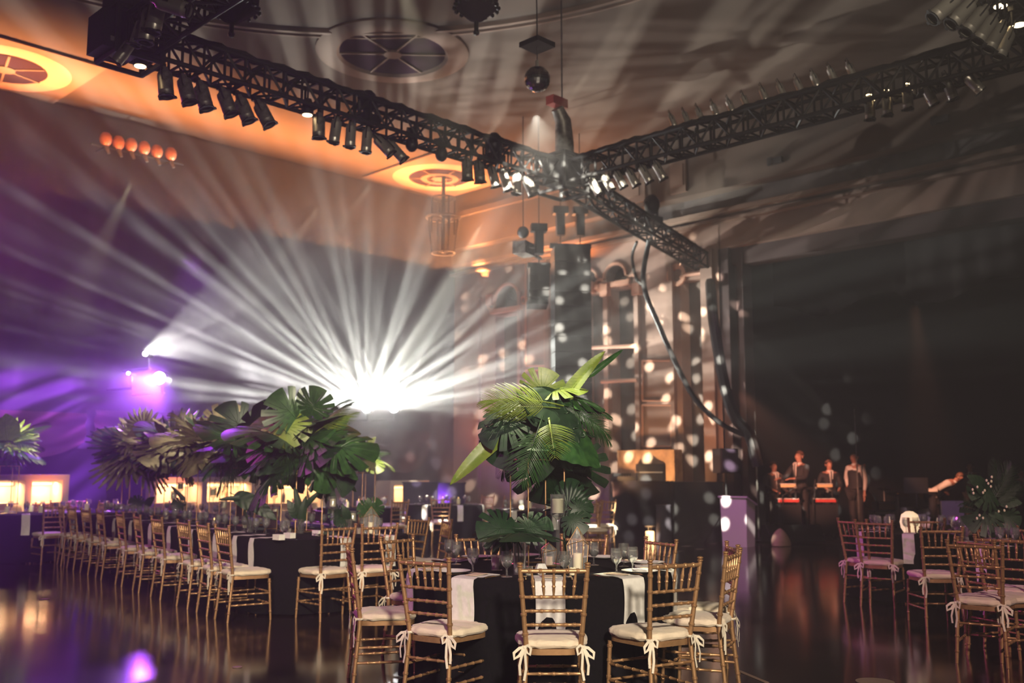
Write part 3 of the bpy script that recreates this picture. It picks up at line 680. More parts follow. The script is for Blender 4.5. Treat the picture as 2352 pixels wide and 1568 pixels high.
# unlit chandeliers and hanging lantern frame
def chandelier(px, py, d, lb, r=.42):
    p = atd(px, py, d); t = empty('chandelier', p, 0, lb, 'chandelier')
    MB().lathe([(0, .0), (r * .35, .05), (r * .95, .22), (r, .5), (r * .9, .55), (r * .5, .6), (0, .62)], 24).build('drum', M_grille, t)
    f = MB()
    for k in range(16): a = k * math.pi / 8; MB().ball((r * .98 * math.cos(a), r * .98 * math.sin(a), .2), .035, 6).build('pendant', M_blk, t)
    f = MB(); f.tube([(0, 0, .06), (0, 0, -.12)], .03, 8); f.ball((0, 0, -.14), .045, 8); f.build('finial', M_blk, t)
    MB().tube([(0, 0, .6), (0, 0, ZC - p.z)], .015, 6).build('chain', M_blk, t)
chandelier(1094, 52, 12.6, 'dark unlit chandelier cut by the top edge near the middle', .30)
chandelier(532, 55, 12.0, 'dark unlit chandelier cut by the top edge at the left', .34)
p = atd(1018, 500, 24.5); t = empty('hanging_lantern', p, .5, 'tall dark iron lantern frame hanging in front of the back wall drape', 'lantern')
m = MB()
ztop = atd(1018, 418, 24.5).z - p.z
m.tube([(0, 0, ZC - p.z - .05), (0, 0, -.9)], .05, 8); m.build('stem', M_truss, t)
m = MB()
for sx in (-1, 1):
    for sy in (-1, 1): m.tube([(sx * .22, sy * .22, .5), (sx * .22, sy * .22, -.4)], .022, 6)
m.ring((0, 0, .5), .3, .02, 16, 6); m.build('upper_frame', M_truss, t)
m = MB(); m.ring((0, 0, 0), .42, .025, 20, 6); m.tube([(-.42, 0, 0), (.42, 0, 0)], .02, 6); m.tube([(0, -.42, 0), (0, .42, 0)], .02, 6)
for k in range(8): a = k * math.pi / 4; m.tube([(.4 * math.cos(a), .4 * math.sin(a), 0), (.3 * math.cos(a), .3 * math.sin(a), -.9)], .012, 5)
m.ring((0, 0, -.9), .3, .02, 16, 6); m.build('lower_frame', M_truss, t)
# hanging speaker arrays
def line_array(px, ptop, pbot, d, wd, lb, n, curve=0.0, hoists=1):
    c = atd(px, ptop, d); zb = atd(px, pbot, d).z; H_ = c.z - zb; t = empty('line_array', (c.x, c.y, zb), math.atan2(-FW[1], -FW[0]) - math.pi / 2 + .12, lb, 'speaker')
    for k in range(n):
        z0 = H_ * (n - 1 - k) / n + H_ / n / 2; off = curve * ((k / max(1, n - 1)) ** 2)
        b = MB().box((0, 0, 0), (wd, wd * .7, H_ / n * .95), taper=1.0); o = b.build('cabinet', M_blk, t, loc=(0, off * -.5 if curve else 0, z0)); o.rotation_euler = (off * .5, 0, 0)
        g_ = MB().box((0, -wd * .36, 0), (wd * .94, .03, H_ / n * .86)); go = g_.build('grille', M_blkm, o)
    MB().box((0, 0, H_ + .06), (wd * 1.15, .12, .1)).build('fly_bar', M_truss, t)
    for q in range(hoists):
        x = (q - (hoists - 1) / 2) * wd * .55
        MB().box((x, 0, H_ + .55), (.18, .2, .5)).box((x, 0, H_ + .86), (.34, .24, .16)).build('hoist', M_blk, t)
        MB().tube([(x, 0, H_ + .1), (x, 0, ZC - zb)], .012, 6).build('chain', M_truss, t)
    return t
line_array(1310, 572, 985, 21.5, .80, 'tall black hanging speaker column in front of the stage wall', 12, hoists=2)
line_array(1238, 616, 700, 20.5, .42, 'small black hanging speaker array left of the tall column', 5, curve=.5, hoists=1)
p = atd(1204, 572, 20.5); t = empty('projector_cage', p, .3, 'small caged fixture hanging above the small speaker array', 'fixture')
MB().box((0, 0, 0), (.5, .3, .26)).build('body', M_dkcan, t); MB().box((.35, 0, -.05), (.9, .05, .05)).build('bar', M_truss, t)
MB().ball((-.05, 0, .35), .13, 12).build('head', M_blk, t); MB().tube([(-.05, 0, .4), (-.05, 0, ZC - p.z)], .012, 6).build('chain', M_truss, t)
MB().disc((0, -.16, 0), .08, 12).build('lens', M_silver, t)
# batten of old lamps high on the back drape
ln = [aty(px, py, YB - .5) for px, py in ((243, 322), (272, 330), (301, 335), (331, 342), (360, 350), (392, 356))]
o = MB().tube([ln[0] + Vector((-.3, 0, -.14)), ln[-1] + Vector((.3, 0, -.14))], .025, 8).tube([ln[0] + Vector((0, 0, -.14)), ln[0] + Vector((0, .45, -.14))], .02, 6).tube([ln[-1] + Vector((0, 0, -.14)), ln[-1] + Vector((0, .45, -.14))], .02, 6).build('lamp_batten', M_truss)
tag(o, 'pipe batten carrying six lamps high on the dark back wall', 'batten')
M_orange_lit = mat('orange_lit_lamp', (.55, .20, .10), .45, .3)  # orange light on the lamps put into their colour
for i, p in enumerate(ln):
    t = empty('flood_lamp', p, 0, 'orange lit flood lamp on the high back wall batten, %s from the left' % ORD[i], 'stage light', 'flood lamps on the back wall batten')
    MB().ball((0, 0, .02), .13, 12, sq=(1, .9, 1.2)).build('shade', M_orange_lit, t); MB().tube([(0, 0, -.1), (.06, -.05, -.28)], [.05, .03], 8).build('tail', M_dkcan, t)
spot('batten_glow', (ln[2].x, YB - 2.2, ln[2].z - .8), tuple(ln[2]), 30, 60, (1, .3, .12), .6, .1)
# fixtures giving off the beams
for p, lb, mm, r in ((BEAM_L, 'blinding white beam fixture in front of the back wall, left one of the pair', M_lens, .12), (BEAM_R, 'blinding white beam fixture in front of the back wall, right one of the pair', M_lens, .12),
                     (FAN, 'small white fixture throwing a fan of beams at the left', M_lens, .05), (PURP, 'violet fixture glowing below the white fan at the left', M_lensp, .13), (aty(295, 857, YB - 1.0), 'tiny lilac lamp left of the violet fixture', M_lensp, .03),
                     (aty(868, 872, YB - 1.0), 'small white lamp above the left beam fixture', M_lens, .06), (aty(911, 874, YB - 1.0), 'small white lamp above the right beam fixture', M_lens, .06)):
    yaw = math.atan2(-p.x * 1.0, p.y * 1.0)
    t = empty('beam_fixture', p, HEAD - math.pi / 2, lb, 'stage light')
    MB().lathe([(r, -.02), (r * 1.15, .02), (r * 1.25, .25), (r * .8, .34), (0, .36)], 16, None, Matrix.Rotation(-math.pi / 2, 4, 'X') @ Matrix.Translation((0, 0, .03))).build('head', M_blk, t)
    MB().disc((0, 0, -.01), r * .95, 18, None, Matrix.Rotation(-math.pi / 2, 4, 'X')).build('lens', mm, t)
    m = MB().tube([(0, .15, 0), (0, .2, -.28), (0, .3, -.28)], .025, 8); m.v = [Matrix.Rotation(-(HEAD - math.pi / 2), 3, 'Z') @ q if False else q for q in m.v]; m.tube([(0, .28, -.28), tuple(Matrix.Rotation(-(HEAD - math.pi / 2), 3, 'Z') @ Vector((0, YB - p.y, 0)) + Vector((0, 0, -.28)))], .03, 8); m.build('wall_bracket', M_blk, t)
# ------------------------------------------------------------------ chiavari chair
def bamboo(m, p, q, r, rings, n=10, r2=None, mt=None):
    p = Vector(p); q = Vector(q); pts = []; rad = []; L_ = (q - p).length; r2 = r2 or r
    ts = [(0, 1.0)]
    for t in rings:
        e = .006 / L_
        ts += [(t - 1.6 * e, 1.0), (t - e, 1.28), (t - .25 * e, 1.3), (t, 1.05), (t + .25 * e, 1.3), (t + e, 1.28), (t + 1.6 * e, 1.0)]
    ts.append((1, 1.0))
    for t, k in ts: pts.append(p.lerp(q, t)); rad.append((r + (r2 - r) * t) * k)
    return m.tube(pts, rad, n, mt)
def make_chair():
    t = empty('chiavari_chair', label='x', cat='chair')
    for s in (-1, 1):
        m = MB(); a = Vector((s * .178, -.225, 0)); b = Vector((s * .160, -.185, .40)); c = Vector((s * .160, -.185, .47)); d = Vector((s * .196, -.250, .905))
        bamboo(m, a, b, .0125, (.22, .5, .78), r2=.0155); bamboo(m, b, c, .0155, ()); bamboo(m, c, d, .0155, (.12, .38, .62, .84), r2=.0135)
        m.lathe([(.0135, 0), (.018, .004), (.018, .009), (.010, .013), (.019, .020), (.019, .026), (.008, .031), (0, .031)], 12, None, Matrix.Translation(d))
        m.build('leg', M_gold, t)
        m = MB(); bamboo(m, (s * .192, .205, 0), (s * .182, .185, .40), .0115, (.2, .45, .7, .92), r2=.0145); m.build('leg', M_gold, t)
    def bx(z):                                  # back post centre at height z
        k = (z - .47) / (.905 - .47); return .160 + .036 * k, -.185 - .065 * k
    for z, rr in ((.885, .0125), (.735, .0095), (.655, .0095), (.575, .0095)):
        x, y = bx(z); m = MB(); bamboo(m, (-x, y, z), (x, y, z), rr, (.14, .30, .5, .70, .86)); m.build('back_rail', M_gold, t)
    for k in range(5):
        u = (k - 2) / 2; x1, y1 = bx(.735); x2, y2 = bx(.885)
        a = Vector((u * x1 * .62, y1, .735)); b = Vector((u * x2 * .66, y2, .885)); m = MB()
        m.tube([a, a.lerp(b, .25), a.lerp(b, .36), a.lerp(b, .40), a.lerp(b, .44), a.lerp(b, .5), a.lerp(b, .62), a.lerp(b, .66), a.lerp(b, .9), b], [.0045, .009, .009, .013, .009, .009, .012, .009, .006, .005], 8)
        m.build('spindle', M_gold, t)
    m = MB()                                    # seat frame
    def outline(n=40, sx=1.0, sy=1.0):
        P = []
        for i in range(n):
            a = 2 * math.pi * i / n; c_, s_ = math.cos(a), math.sin(a); e = .42
            x = math.copysign(abs(c_) ** e, c_); y = math.copysign(abs(s_) ** e, s_)
            P.append((x * (.185 + .022 * y) * sx, y * .205 * sy))
        return P
    O = outline(); V = [(x, y, .405) for x, y in O] + [(x, y, .438) for x, y in O] + [(x * .8, y * .8, .405) for x, y in O] + [(x * .8, y * .8, .438) for x, y in O]; n = len(O)
    Fc = []
    for i in range(n):
        j = (i + 1) % n; Fc += [(i, j, n + j, n + i), (2 * n + j, 2 * n + i, 3 * n + i, 3 * n + j), (n + i, n + j, 3 * n + j, 3 * n + i), (j, i, 2 * n + i, 2 * n + j)]
    m.add(V, Fc); m.box((0, 0, .421), (.3, .32, .02)); m.build('seat_frame', M_gold, t)
    m = MB()                                    # cushion
    prof = ((0, .438), (.80, .436), (1.00, .441), (1.055, .455), (1.05, .472), (1.0, .484), (.80, .492), (.5, .497), (0, .499))
    rr_ = random.Random(3)
    def cus(u, v):
        i = v * (len(prof) - 1); k = min(int(i), len(prof) - 2); f = i - k; s_ = prof[k][0] * (1 - f) + prof[k + 1][0] * f; z = prof[k][1] * (1 - f) + prof[k + 1][1] * f
        a = 2 * math.pi * u; c_, sn = math.cos(a), math.sin(a); e = .5
        x = math.copysign(abs(c_) ** e, c_); y = math.copysign(abs(sn) ** e, sn)
        w_ = 1 + .012 * math.sin(a * 17) * (1 if .2 < v < .6 else 0)
        nar = 1 - .10 * max(0, -y)
        return (x * .205 * s_ * w_ * nar, y * .205 * s_ * w_ + .012, z + .0025 * math.sin(a * 13 + v * 9) * (s_ > .6))
    m.grid(cus, 72, 16, closeu=True); cu = m.build('cushion', M_cush, t)
    def strip(m, pts, w_, nrm):
        pts = [Vector(p) for p in pts]; V = []; nrm = Vector(nrm)
        for i, p in enumerate(pts):
            d = (pts[min(i + 1, len(pts) - 1)] - pts[max(i - 1, 0)]).normalized(); sd = d.cross(nrm)
            if sd.length < 1e-3: sd = Vector((1, 0, 0))
            sd.normalize(); V += [p - sd * w_ / 2, p + sd * w_ / 2, p + sd * w_ / 2 + nrm * .002, p - sd * w_ / 2 + nrm * .002]
        Fc = []
        for i in range(len(pts) - 1):
            for k in range(4): Fc.append((i * 4 + k, i * 4 + (k + 1) % 4, i * 4 + 4 + (k + 1) % 4, i * 4 + 4 + k))
        m.add(V, Fc)
    for s in (-1, 1):
        m = MB(); K = Vector((s * .168, -.212, .452)); N_ = Vector((s * .35, -.94, 0)).normalized(); X_ = Vector((s, 0, 0))
        m.ball(K, .012, 8, sq=(1.1, .8, .9))
        m.tube([Vector((s * .160 + .019 * math.cos(a * .785), -.185 + .019 * math.sin(a * .785), .452)) for a in range(9)], .008, 6, flat=1.0)
        strip(m, [K, K + Vector((s * .03, -.006, -.004)), K + Vector((s * .062, -.01, -.030)), K + Vector((s * .060, -.012, -.062)), K + Vector((s * .030, -.010, -.045)), K], .017, N_)
        strip(m, [K, K + Vector((-s * .018, -.010, .012)), K + Vector((-s * .036, -.014, -.005)), K + Vector((-s * .030, -.014, -.040)), K + Vector((-s * .010, -.010, -.025)), K], .015, N_)
        strip(m, [K, K + Vector((s * .018, -.012, -.05)), K + Vector((s * .030, -.014, -.10)), K + Vector((s * .026, -.012, -.155))], .015, N_)
        strip(m, [K, K + Vector((-s * .004, -.012, -.06)), K + Vector((-s * .008, -.010, -.12)), K + Vector((s * .004, -.012, -.185))], .015, N_)
        m.build('tie', M_tie, cu)
    for z, f in ((.28, 1), (.18, 1)):
        for s in (-1, 1):
            k = z / .4; m = MB(); bamboo(m, (s * (.178 - .018 * k), -.225 + .04 * k, z - .02), (s * (.192 - .01 * k), .205 - .02 * k, z - .02), .009, (.2, .4, .6, .8), 8); m.build('stretcher', M_gold, t)
    for z, y in ((.30, -.197), (.27, .192)):
        m = MB(); bamboo(m, (-.165, y, z), (.165, y, z), .009, (.25, .5, .75), 8); m.build('stretcher', M_gold, t)
    m = MB(); bamboo(m, (-.188, .197, .16), (.188, .197, .16), .009, (.25, .5, .75), 8); m.build('stretcher', M_gold, t)
    return t
chair0 = make_chair()
def chair_back_at(p, rz, label, group=None):
    """p: world point of the middle of the top rail; rz: the way the chair faces (its +y)."""
    off = Matrix.Rotation(rz, 3, 'Z') @ Vector((0, -.25, 0))
    return stamp(chair0, (p[0] - off.x, p[1] - off.y, 0), rz, label, 'chair', group)
def face(frm, to): return math.atan2(to[1] - frm[1], to[0] - frm[0]) - math.pi / 2
# ------------------------------------------------------------------ tablecloths
def round_cloth(c, R_, z=.76, label='', folds=14, amp=.06, name='tablecloth'):
    m = MB(); prof = [(0, z, 0), (.6, z, 0), (.93, z, 0), (1.0, z - .004, 0), (1.012, z - .03, .05), (1.02, z - .15, .3), (1.03, z - .4, .7), (1.045, .02, 1.0)]
    def fn(u, v):
        i = v * (len(prof) - 1); k = min(int(i), len(prof) - 2); f = i - k
        r = prof[k][0] * (1 - f) + prof[k + 1][0] * f; zz = prof[k][1] * (1 - f) + prof[k + 1][1] * f; w_ = prof[k][2] * (1 - f) + prof[k + 1][2] * f
        a = 2 * math.pi * u; rr = R_ * r * (1 + 0) + amp * w_ * (math.sin(a * folds) * .6 + math.sin(a * (folds + 5) + 1) * .4)
        return (rr * math.cos(a), rr * math.sin(a), zz)
    o = m.grid(fn, 168, 21, closeu=True).build(name, M_cloth, loc=(c[0], c[1], 0)); tag(o, label, 'tablecloth'); return o
def long_cloth(o_, u, w_, L_, label, z=.76, rad=.45, amp=.035):
    # o_: near-left corner, u: unit vector along, v: across
    v = Vector((u.y, -u.x, 0)); pts = []
    def corner(cx, cy, a0):
        for k in range(10): a = a0 + math.pi / 2 * k / 9; pts.append((cx + rad * math.cos(a), cy + rad * math.sin(a), math.cos(a), math.sin(a)))
    def side(p, q, nx, ny, n):
        for k in range(1, n): t_ = k / n; pts.append((p[0] + (q[0] - p[0]) * t_, p[1] + (q[1] - p[1]) * t_, nx, ny))
    corner(rad, rad, math.pi); side((rad, 0), (w_ - rad, 0), 0, -1, 14); corner(w_ - rad, rad, -math.pi / 2); side((w_, rad), (w_, L_ - rad), 1, 0, 70)
    corner(w_ - rad, L_ - rad, 0); side((w_ - rad, L_), (rad, L_), 0, 1, 14); corner(rad, L_ - rad, math.pi / 2); side((0, L_ - rad), (0, rad), -1, 0, 70)
    n = len(pts); V = []; lev = ((z, 0, 0), (z - .01, .008, 0), (z - .1, .012, .2), (z - .35, .02, .7), (.02, .03, 1))
    for zz, off, am in lev:
        for i, (x, y, nx, ny) in enumerate(pts):
            o2 = off + am * amp * (math.sin(i * 1.1) * .6 + math.sin(i * .53 + 2) * .5)
            q = Vector(o_) + v * (x + nx * o2) + u * (y + ny * o2); V.append((q.x, q.y, zz))
    Fc = [tuple(range(n))]
    for l_ in range(len(lev) - 1):
        for i in range(n): j = (i + 1) % n; Fc.append((l_ * n + i, l_ * n + j, (l_ + 1) * n + j, (l_ + 1) * n + i))
    o = MB().add(V, Fc).build('tablecloth', M_cloth); tag(o, label, 'tablecloth'); return o
# ------------------------------------------------------------------ tableware prototypes
def make_goblet():
    t = empty('water_goblet', label='x', cat='glass')
    MB().lathe([(0, 0), (.034, 0), (.034, .003), (.010, .008), (.0055, .014), (.005, .040), (.008, .052), (.012, .056), (.028, .070), (.036, .092), (.037, .112), (.033, .150), (.031, .150), (.0350, .112), (.034, .093), (.027, .073), (.012, .060), (0, .058)], 22).build('glass', M_glass, t)
    MB().lathe([(0, .0585), (.0115, .0605), (.0265, .0735), (.0335, .093), (.0345, .112), (.0335, .128), (0, .128)], 20).build('water', M_water, t)
    return t
gob0 = make_goblet()
def make_napkin(w_=.125, top=.30, drop=.30, flare=.0):
    # lies flat along +y (towards the table middle) and falls over the edge at y=0 down -z
    def fn(u, v):
        s = v * (top + drop); x = (u - .5) * w_ * (1 + flare * (1 - v))
        if s < top: return (x, top - s, .006 + .002 * math.sin(s * 40 + u * 3))
        q = s - top; b = min(q / .03, 1); return (x + .004 * math.sin(q * 9), -.022 - .012 * b - .006 * math.sin(q * 14 + u * 2), .006 - .02 * b - q)
    m = MB(); m.grid(fn, 6, 40)
    V2 = [Vector((p.x, p.y - .004, p.z - (.003))) for p in m.v]; Fq = [f[::-1] for f in m.f]; m.add(V2, Fq)
    o = m.build('napkin', M_linen); o['label'] = 'x'; o['category'] = 'napkin'; return o
nap0 = make_napkin(); nap1 = make_napkin(.19, .26, .33)
def make_card():
    o = MB().box((0, 0, .0), (.09, .16, .003)).build('menu_card', M_card, smooth=False); o['label'] = 'x'; o['category'] = 'menu card'; return o
card0 = make_card()
def make_plate():
    t = MB().lathe([(0, 0), (.07, 0), (.085, .008), (.128, .018), (.130, .020), (.083, .012), (.07, .005), (0, .005)], 36).build('side_plate', M_china); t['label'] = 'x'; t['category'] = 'plate'; return t
plate0 = make_plate()
def make_knife():
    m = MB(); m.tube([(0, -.11, .006), (0, -.02, .006), (0, 0, .005)], [.005, .006, .004], 8); m.box((0, .05, .005), (.014, .11, .002))
    t = m.build('table_knife', M_steel); t['label'] = 'x'; t['category'] = 'cutlery'; return t
def make_fork():
    m = MB(); m.tube([(0, -.10, .006), (0, 0, .005), (0, .03, .007)], [.005, .003, .004], 8); m.box((0, .04, .007), (.022, .02, .002))
    for k in range(4): m.box(((k - 1.5) * .006, .07, .008), (.003, .045, .002))
    t = m.build('table_fork', M_steel); t['label'] = 'x'; t['category'] = 'cutlery'; return t
knife0 = make_knife(); fork0 = make_fork()
def candle(name, p, r, h, label, glass=True, wax=None, flame=False, tall=1.25):
    t = empty(name, p, 0, label, 'candle')
    MB().lathe([(0, .006), (r, .006), (r * 1.02, .01), (r * 1.02, h), (r * .92, h + .004), (r * .7, h - .006), (0, h - .008)], 24).build('wax', wax or M_wax, t)
    MB().tube([(0, 0, h - .01), (.002, 0, h + .012)], .0015, 5).build('wick', M_blk, t)
    if flame: MB().lathe([(0, h + .008), (.005, h + .018), (.004, h + .03), (0, h + .045)], 8).build('flame', M_flame, t)
    if glass: MB().lathe([(0, 0), (r * 1.35, 0), (r * 1.35, h * tall), (r * 1.28, h * tall), (r * 1.28, .005), (0, .005)], 24).build('glass_holder', M_glass, t)
    return t
def candlestick(p, zc, r, h, label):
    """glass footed hurricane with a pillar candle on top"""
    t = empty('tall_candlestick', p, .3, label, 'candlestick'); z0 = zc - p[2]
    MB().lathe([(0, 0), (.055, 0), (.055, .006), (.016, .02), (.012, .04), (.014, z0 - .05), (.02, z0 - .03), (.05, z0 - .01), (r * 1.25, z0), (r * 1.3, z0 + h * 1.3), (r * 1.24, z0 + h * 1.3), (r * 1.2, z0 + .006), (0, z0 + .004)], 24).build('glass_stem', M_glass, t)
    MB().lathe([(0, z0 + .008), (r, z0 + .008), (r, z0 + h), (r * .7, z0 + h - .006), (0, z0 + h - .008)], 24).build('candle', M_wax, t)
    return t
def geo_lantern(p, w_, h, label, lit=True, rz=.4):
    t = empty('glass_lantern', p, rz, label, 'lantern'); m = MB(); a = w_ / 2; b = a * .8
    base = [(-b, -b, 0), (b, -b, 0), (b, b, 0), (-b, b, 0)]; mid = [(-a, -a, h * .72), (a, -a, h * .60), (a, a, h * .72), (-a, a, h * .60)]; apex = (0, 0, h)
    for i in range(4):
        j = (i + 1) % 4; m.tube([base[i], base[j]], .003, 5); m.tube([base[i], mid[i]], .003, 5); m.tube([mid[i], mid[j]], .003, 5); m.tube([mid[i], apex], .003, 5)
    m.build('frame', M_brass, t)
    g_ = MB()
    for i in range(4): j = (i + 1) % 4; g_.add([base[i], base[j], mid[j], mid[i]], [(0, 1, 2, 3)]); g_.add([mid[i], mid[j], apex], [(0, 1, 2)])
    k = g_.build('glass_panes', M_pane, t, smooth=False)
    MB().lathe([(0, .004), (w_ * .26, .004), (w_ * .26, h * .42), (w_ * .18, h * .41), (0, h * .41)], 20).build('candle', M_wax if lit else M_waxp, t)
    return t
M_pane = mat('thin_pane', (1, 1, 1), .03); _nt = M_pane.node_tree; _b = _nt.nodes['Principled BSDF']; _b.inputs['Alpha'].default_value = .12; _b.inputs['Specular IOR Level'].default_value = .8

# ------------------------------------------------------------------ near round table
TOPS = dict(A=(1272, 1303), B=(973, 1287), C=(1552, 1292), D=(803, 1263), E=(1684, 1271), F=(1682, 1255), G=(1097, 1233), H=(1341, 1234), I=(1518, 1243), J=(912, 1237))
P0 = {k: atz(*v, .905) for k, v in TOPS.items()}
cxy = rtf(65 / F * 7.5, 7.5); TCN = cxy.copy(); TR = .95
CH_L = {'A': 'gold chair at the front centre of the near round table, back square to the camera', 'B': 'gold chair left of the front centre chair at the near round table',
        'C': 'gold chair right of the front centre chair at the near round table', 'D': 'gold chair seen side on at the left of the near round table, tinged violet',
        'E': 'gold chair side on at the right of the near round table, nearer one', 'F': 'gold chair half hidden behind the right side chair of the near round table',
        'G': 'gold chair on the far side of the near round table, left of the flower stand', 'H': 'gold chair on the far side of the near round table, right of the tall candlestick',
        'I': 'gold chair on the far right side of the near round table, facing the camera', 'J': 'gold chair at the far left of the near round table with papers on its seat'}
for k, p in P0.items():
    rz = face(p, cxy)
    if k == 'A': rz = HEAD - math.pi / 2 + .02
    o = chair_back_at(p, rz, CH_L[k], None)
    if k == 'J': JCH = o
round_cloth(cxy, TR, label='black floor-length tablecloth on the near round table', folds=13, amp=.05)
SEAT = {}
for k, p in P0.items():
    d = Vector((p.x - cxy.x, p.y - cxy.y, 0)).normalized(); SEAT[k] = d
desc = {'A': 'behind the front centre chair', 'B': 'behind the front left chair', 'C': 'behind the front right chair', 'D': 'at the left side chair', 'E': 'at the right side chair', 'F': 'at the half hidden right chair', 'G': 'at the far left chair', 'H': 'at the far middle chair', 'I': 'at the far right chair', 'J': 'at the far left corner chair'}
rr = random.Random(5)
for k, d in SEAT.items():
    rim = cxy + d * (TR); rz = math.atan2(-d.y, -d.x) - math.pi / 2
    tw = {'A': -.02, 'B': -.18, 'C': .1}.get(k, 0)
    rim2 = cxy + d * TR
    if k in 'ABCDE':
        want = {'A': 1262, 'B': 1070, 'C': 1447, 'D': 952, 'E': 1543}[k]
        rim2 = min((cxy + rtf(math.sin(q_ * .01), -math.cos(q_ * .01)) * TR for q_ in range(-125, 126)), key=lambda c_: abs(1176 + F * (c_.x * RT[0] + c_.y * RT[1]) / (depth(c_) * math.cos(PITCH) - .7 * math.sin(PITCH)) - want))
        d = (rim2 - cxy).normalized()
    rz2 = math.atan2(cxy.y - rim2.y, cxy.x - rim2.x) - math.pi / 2
    stamp(nap1, (rim2.x, rim2.y, .762), rz2 + tw * .3, 'white napkin draped over the near round table edge ' + desc[k], 'napkin', 'napkins on the near round table')
    c = rim2 - d * .13; stamp(card0, (c.x, c.y, .774), rz2 + .1, 'cream menu card on the napkin ' + desc[k], 'menu card', 'menu cards on the near round table')
    side = Vector((-d.y, d.x, 0))
    c = cxy + (rim2 + side * .15 - d * .13 - cxy); stamp(knife0, (c.x, c.y, .762), rz, 'gold table knife beside the napkin ' + desc[k], 'cutlery', 'cutlery on the near round table')
    c = rim2 - side * .15 - d * .13; stamp(fork0, (c.x, c.y, .762), rz, 'gold table fork beside the napkin ' + desc[k], 'cutlery', 'cutlery on the near round table')
    if k in 'DEFGHIJB':
        c = cxy + d * (TR - .16) - side * .25 if k != 'B' else cxy + d * (TR - .19) - side * .25
        stamp(plate0, (c.x, c.y, .762), 0, 'white side plate left of the napkin ' + desc[k], 'plate', 'side plates on the near round table')
GB = ((1032, 1290, 'left pair of the near round table, left one'), (1048, 1296, 'left pair of the near round table, right one'), (1086, 1316, 'behind the front left chair, foremost on that side'), (1120, 1286, 'behind the left pillar candle'),
      (1164, 1325, 'just left of the vase'), (1239, 1283, 'at the far side by the flower stand'), (1297, 1325, 'just behind the front centre chair, right of middle'), (1364, 1298, 'right of the gold lantern'),
      (1416, 1316, 'right group of three, nearest'), (1433, 1301, 'right group of three, farthest'), (1453, 1312, 'right group of three, right one'), (1205, 1290, 'far side left of the flower stand'))
for px, py, lb in GB:
    p = atz(px, py, .764); stamp(gob0, p, rr.random() * 6, 'water goblet on near round table, ' + lb, 'glass', 'water goblets on the near round table', scale=1.12)
candle('pillar_candle', atz(1141, 1309, .764), .031, .085, 'blush pillar candle in a glass on the near table, left of the vase', wax=M_waxp)
candlestick(atz(1282, 1312, .764), atd(1275, 1180, depth(atz(1282, 1312, .764))).z, .040, .105, 'tall glass candlestick with a fat cream candle on the near round table')
geo_lantern(atz(1327, 1314, .764), .12, .31, 'brass framed glass lantern with two cream candles, right of the tall candlestick')
geo_lantern(atz(1261, 1300, .764), .10, .17, 'small brass framed lantern with a blush candle behind the front centre chair', False, .9)
p = atz(1243, 1318, .764); t = empty('faceted_votive', p, 0, 'small white faceted votive at the centre of the near round table', 'votive')
MB().lathe([(0, 0), (.03, 0), (.045, .035), (.028, .07), (.022, .07), (.022, .02), (0, .02)], 6).build('facets', M_china, t, smooth=False); MB().lathe([(0, .02), (.02, .02), (.02, .05), (0, .052)], 12).build('tea_light', M_wax, t)
candle('votive_candle', atz(1316, 1322, .764), .024, .05, 'short cream candle at the foot of the brass lantern', glass=False)
candle('votive_candle', atz(1215, 1322, .764), .02, .035, 'tiny tea light beside the vase on the near round table', glass=True, tall=1.8)
# papers on chair J's seat
q = JCH.matrix_basis @ Vector((0, .02, .50)); t = empty('clipboard', (q.x, q.y, .503), JCH.rotation_euler.z + .4, 'black clipboard with loose papers on the far left chair seat', 'clipboard')
MB().box((0, 0, .004), (.24, .32, .006)).build('board', M_blk, t, smooth=False); MB().box((.01, .01, .009), (.2, .27, .002)).build('paper', M_linen, t, smooth=False); MB().box((-.05, .05, .013), (.16, .1, .004), None, Matrix.Rotation(.3, 4, 'Z')).build('ribbon', M_linen, t, smooth=False)

# ------------------------------------------------------------------ long banquet table at the left
TQ = math.radians(9.5); U = Vector((math.sin(TQ), math.cos(TQ), 0)); V_ = Vector((U.y, -U.x, 0))
LT = atz(640, 1244, .76) + V_ * -.02 + U * .12
def lt(v, u, z=.762): q = LT + V_ * v + U * u; return Vector((q.x, q.y, z))
LW, LL = 1.75, 8.6
long_cloth(LT, U, LW, LL, 'black floor-length tablecloth on the long banquet table at the left')
def on_line(px, v, z=.905):
    """point at column px on the line v = const of the long table"""
    x = (px - 1176) / F
    a = Vector((LT.x, LT.y, 0)) + V_ * v
    for k in range(400):
        q = a + U * (k * .03 - .5); f = depth(q); r_ = q.x * RT[0] + q.y * RT[1]
        dd = f * math.cos(PITCH) + (z - CAMH) * math.sin(PITCH)
        if r_ / dd <= x: return q
    return a
facR = math.atan2(V_.y, V_.x) - math.pi / 2
for i, px in enumerate((510, 466, 421, 361, 315, 276, 230, 197, 165, 140)):
    q = on_line(px, -.46); chair_back_at(q, facR + rr.uniform(-.08, .08), 'gold chair on the left side of the long table, %s' % ('nearest the camera' if i == 0 else ORD[i] + ' from the near end'), 'chairs along the left side of the long table')
p = atz(779, 1210, .905); chair_back_at(p, math.atan2(U.y, U.x) - math.pi / 2 + .12, 'gold chair at the near end of the long table, left of the pair')
p = atz(873, 1208, .905); chair_back_at(p, math.atan2(U.y, U.x) - math.pi / 2 - .05, 'gold chair at the near end of the long table, right of the pair')
facL = facR + math.pi
for i, (px, py) in enumerate(((1027, 1196), (962, 1192))):
    p = atz(px, py, .905); chair_back_at(p, facL + (-.3 if i == 0 else .1), 'gold chair at the right side of the long banquet table, %s' % ('rightmost' if i == 0 else 'left of the rightmost'))
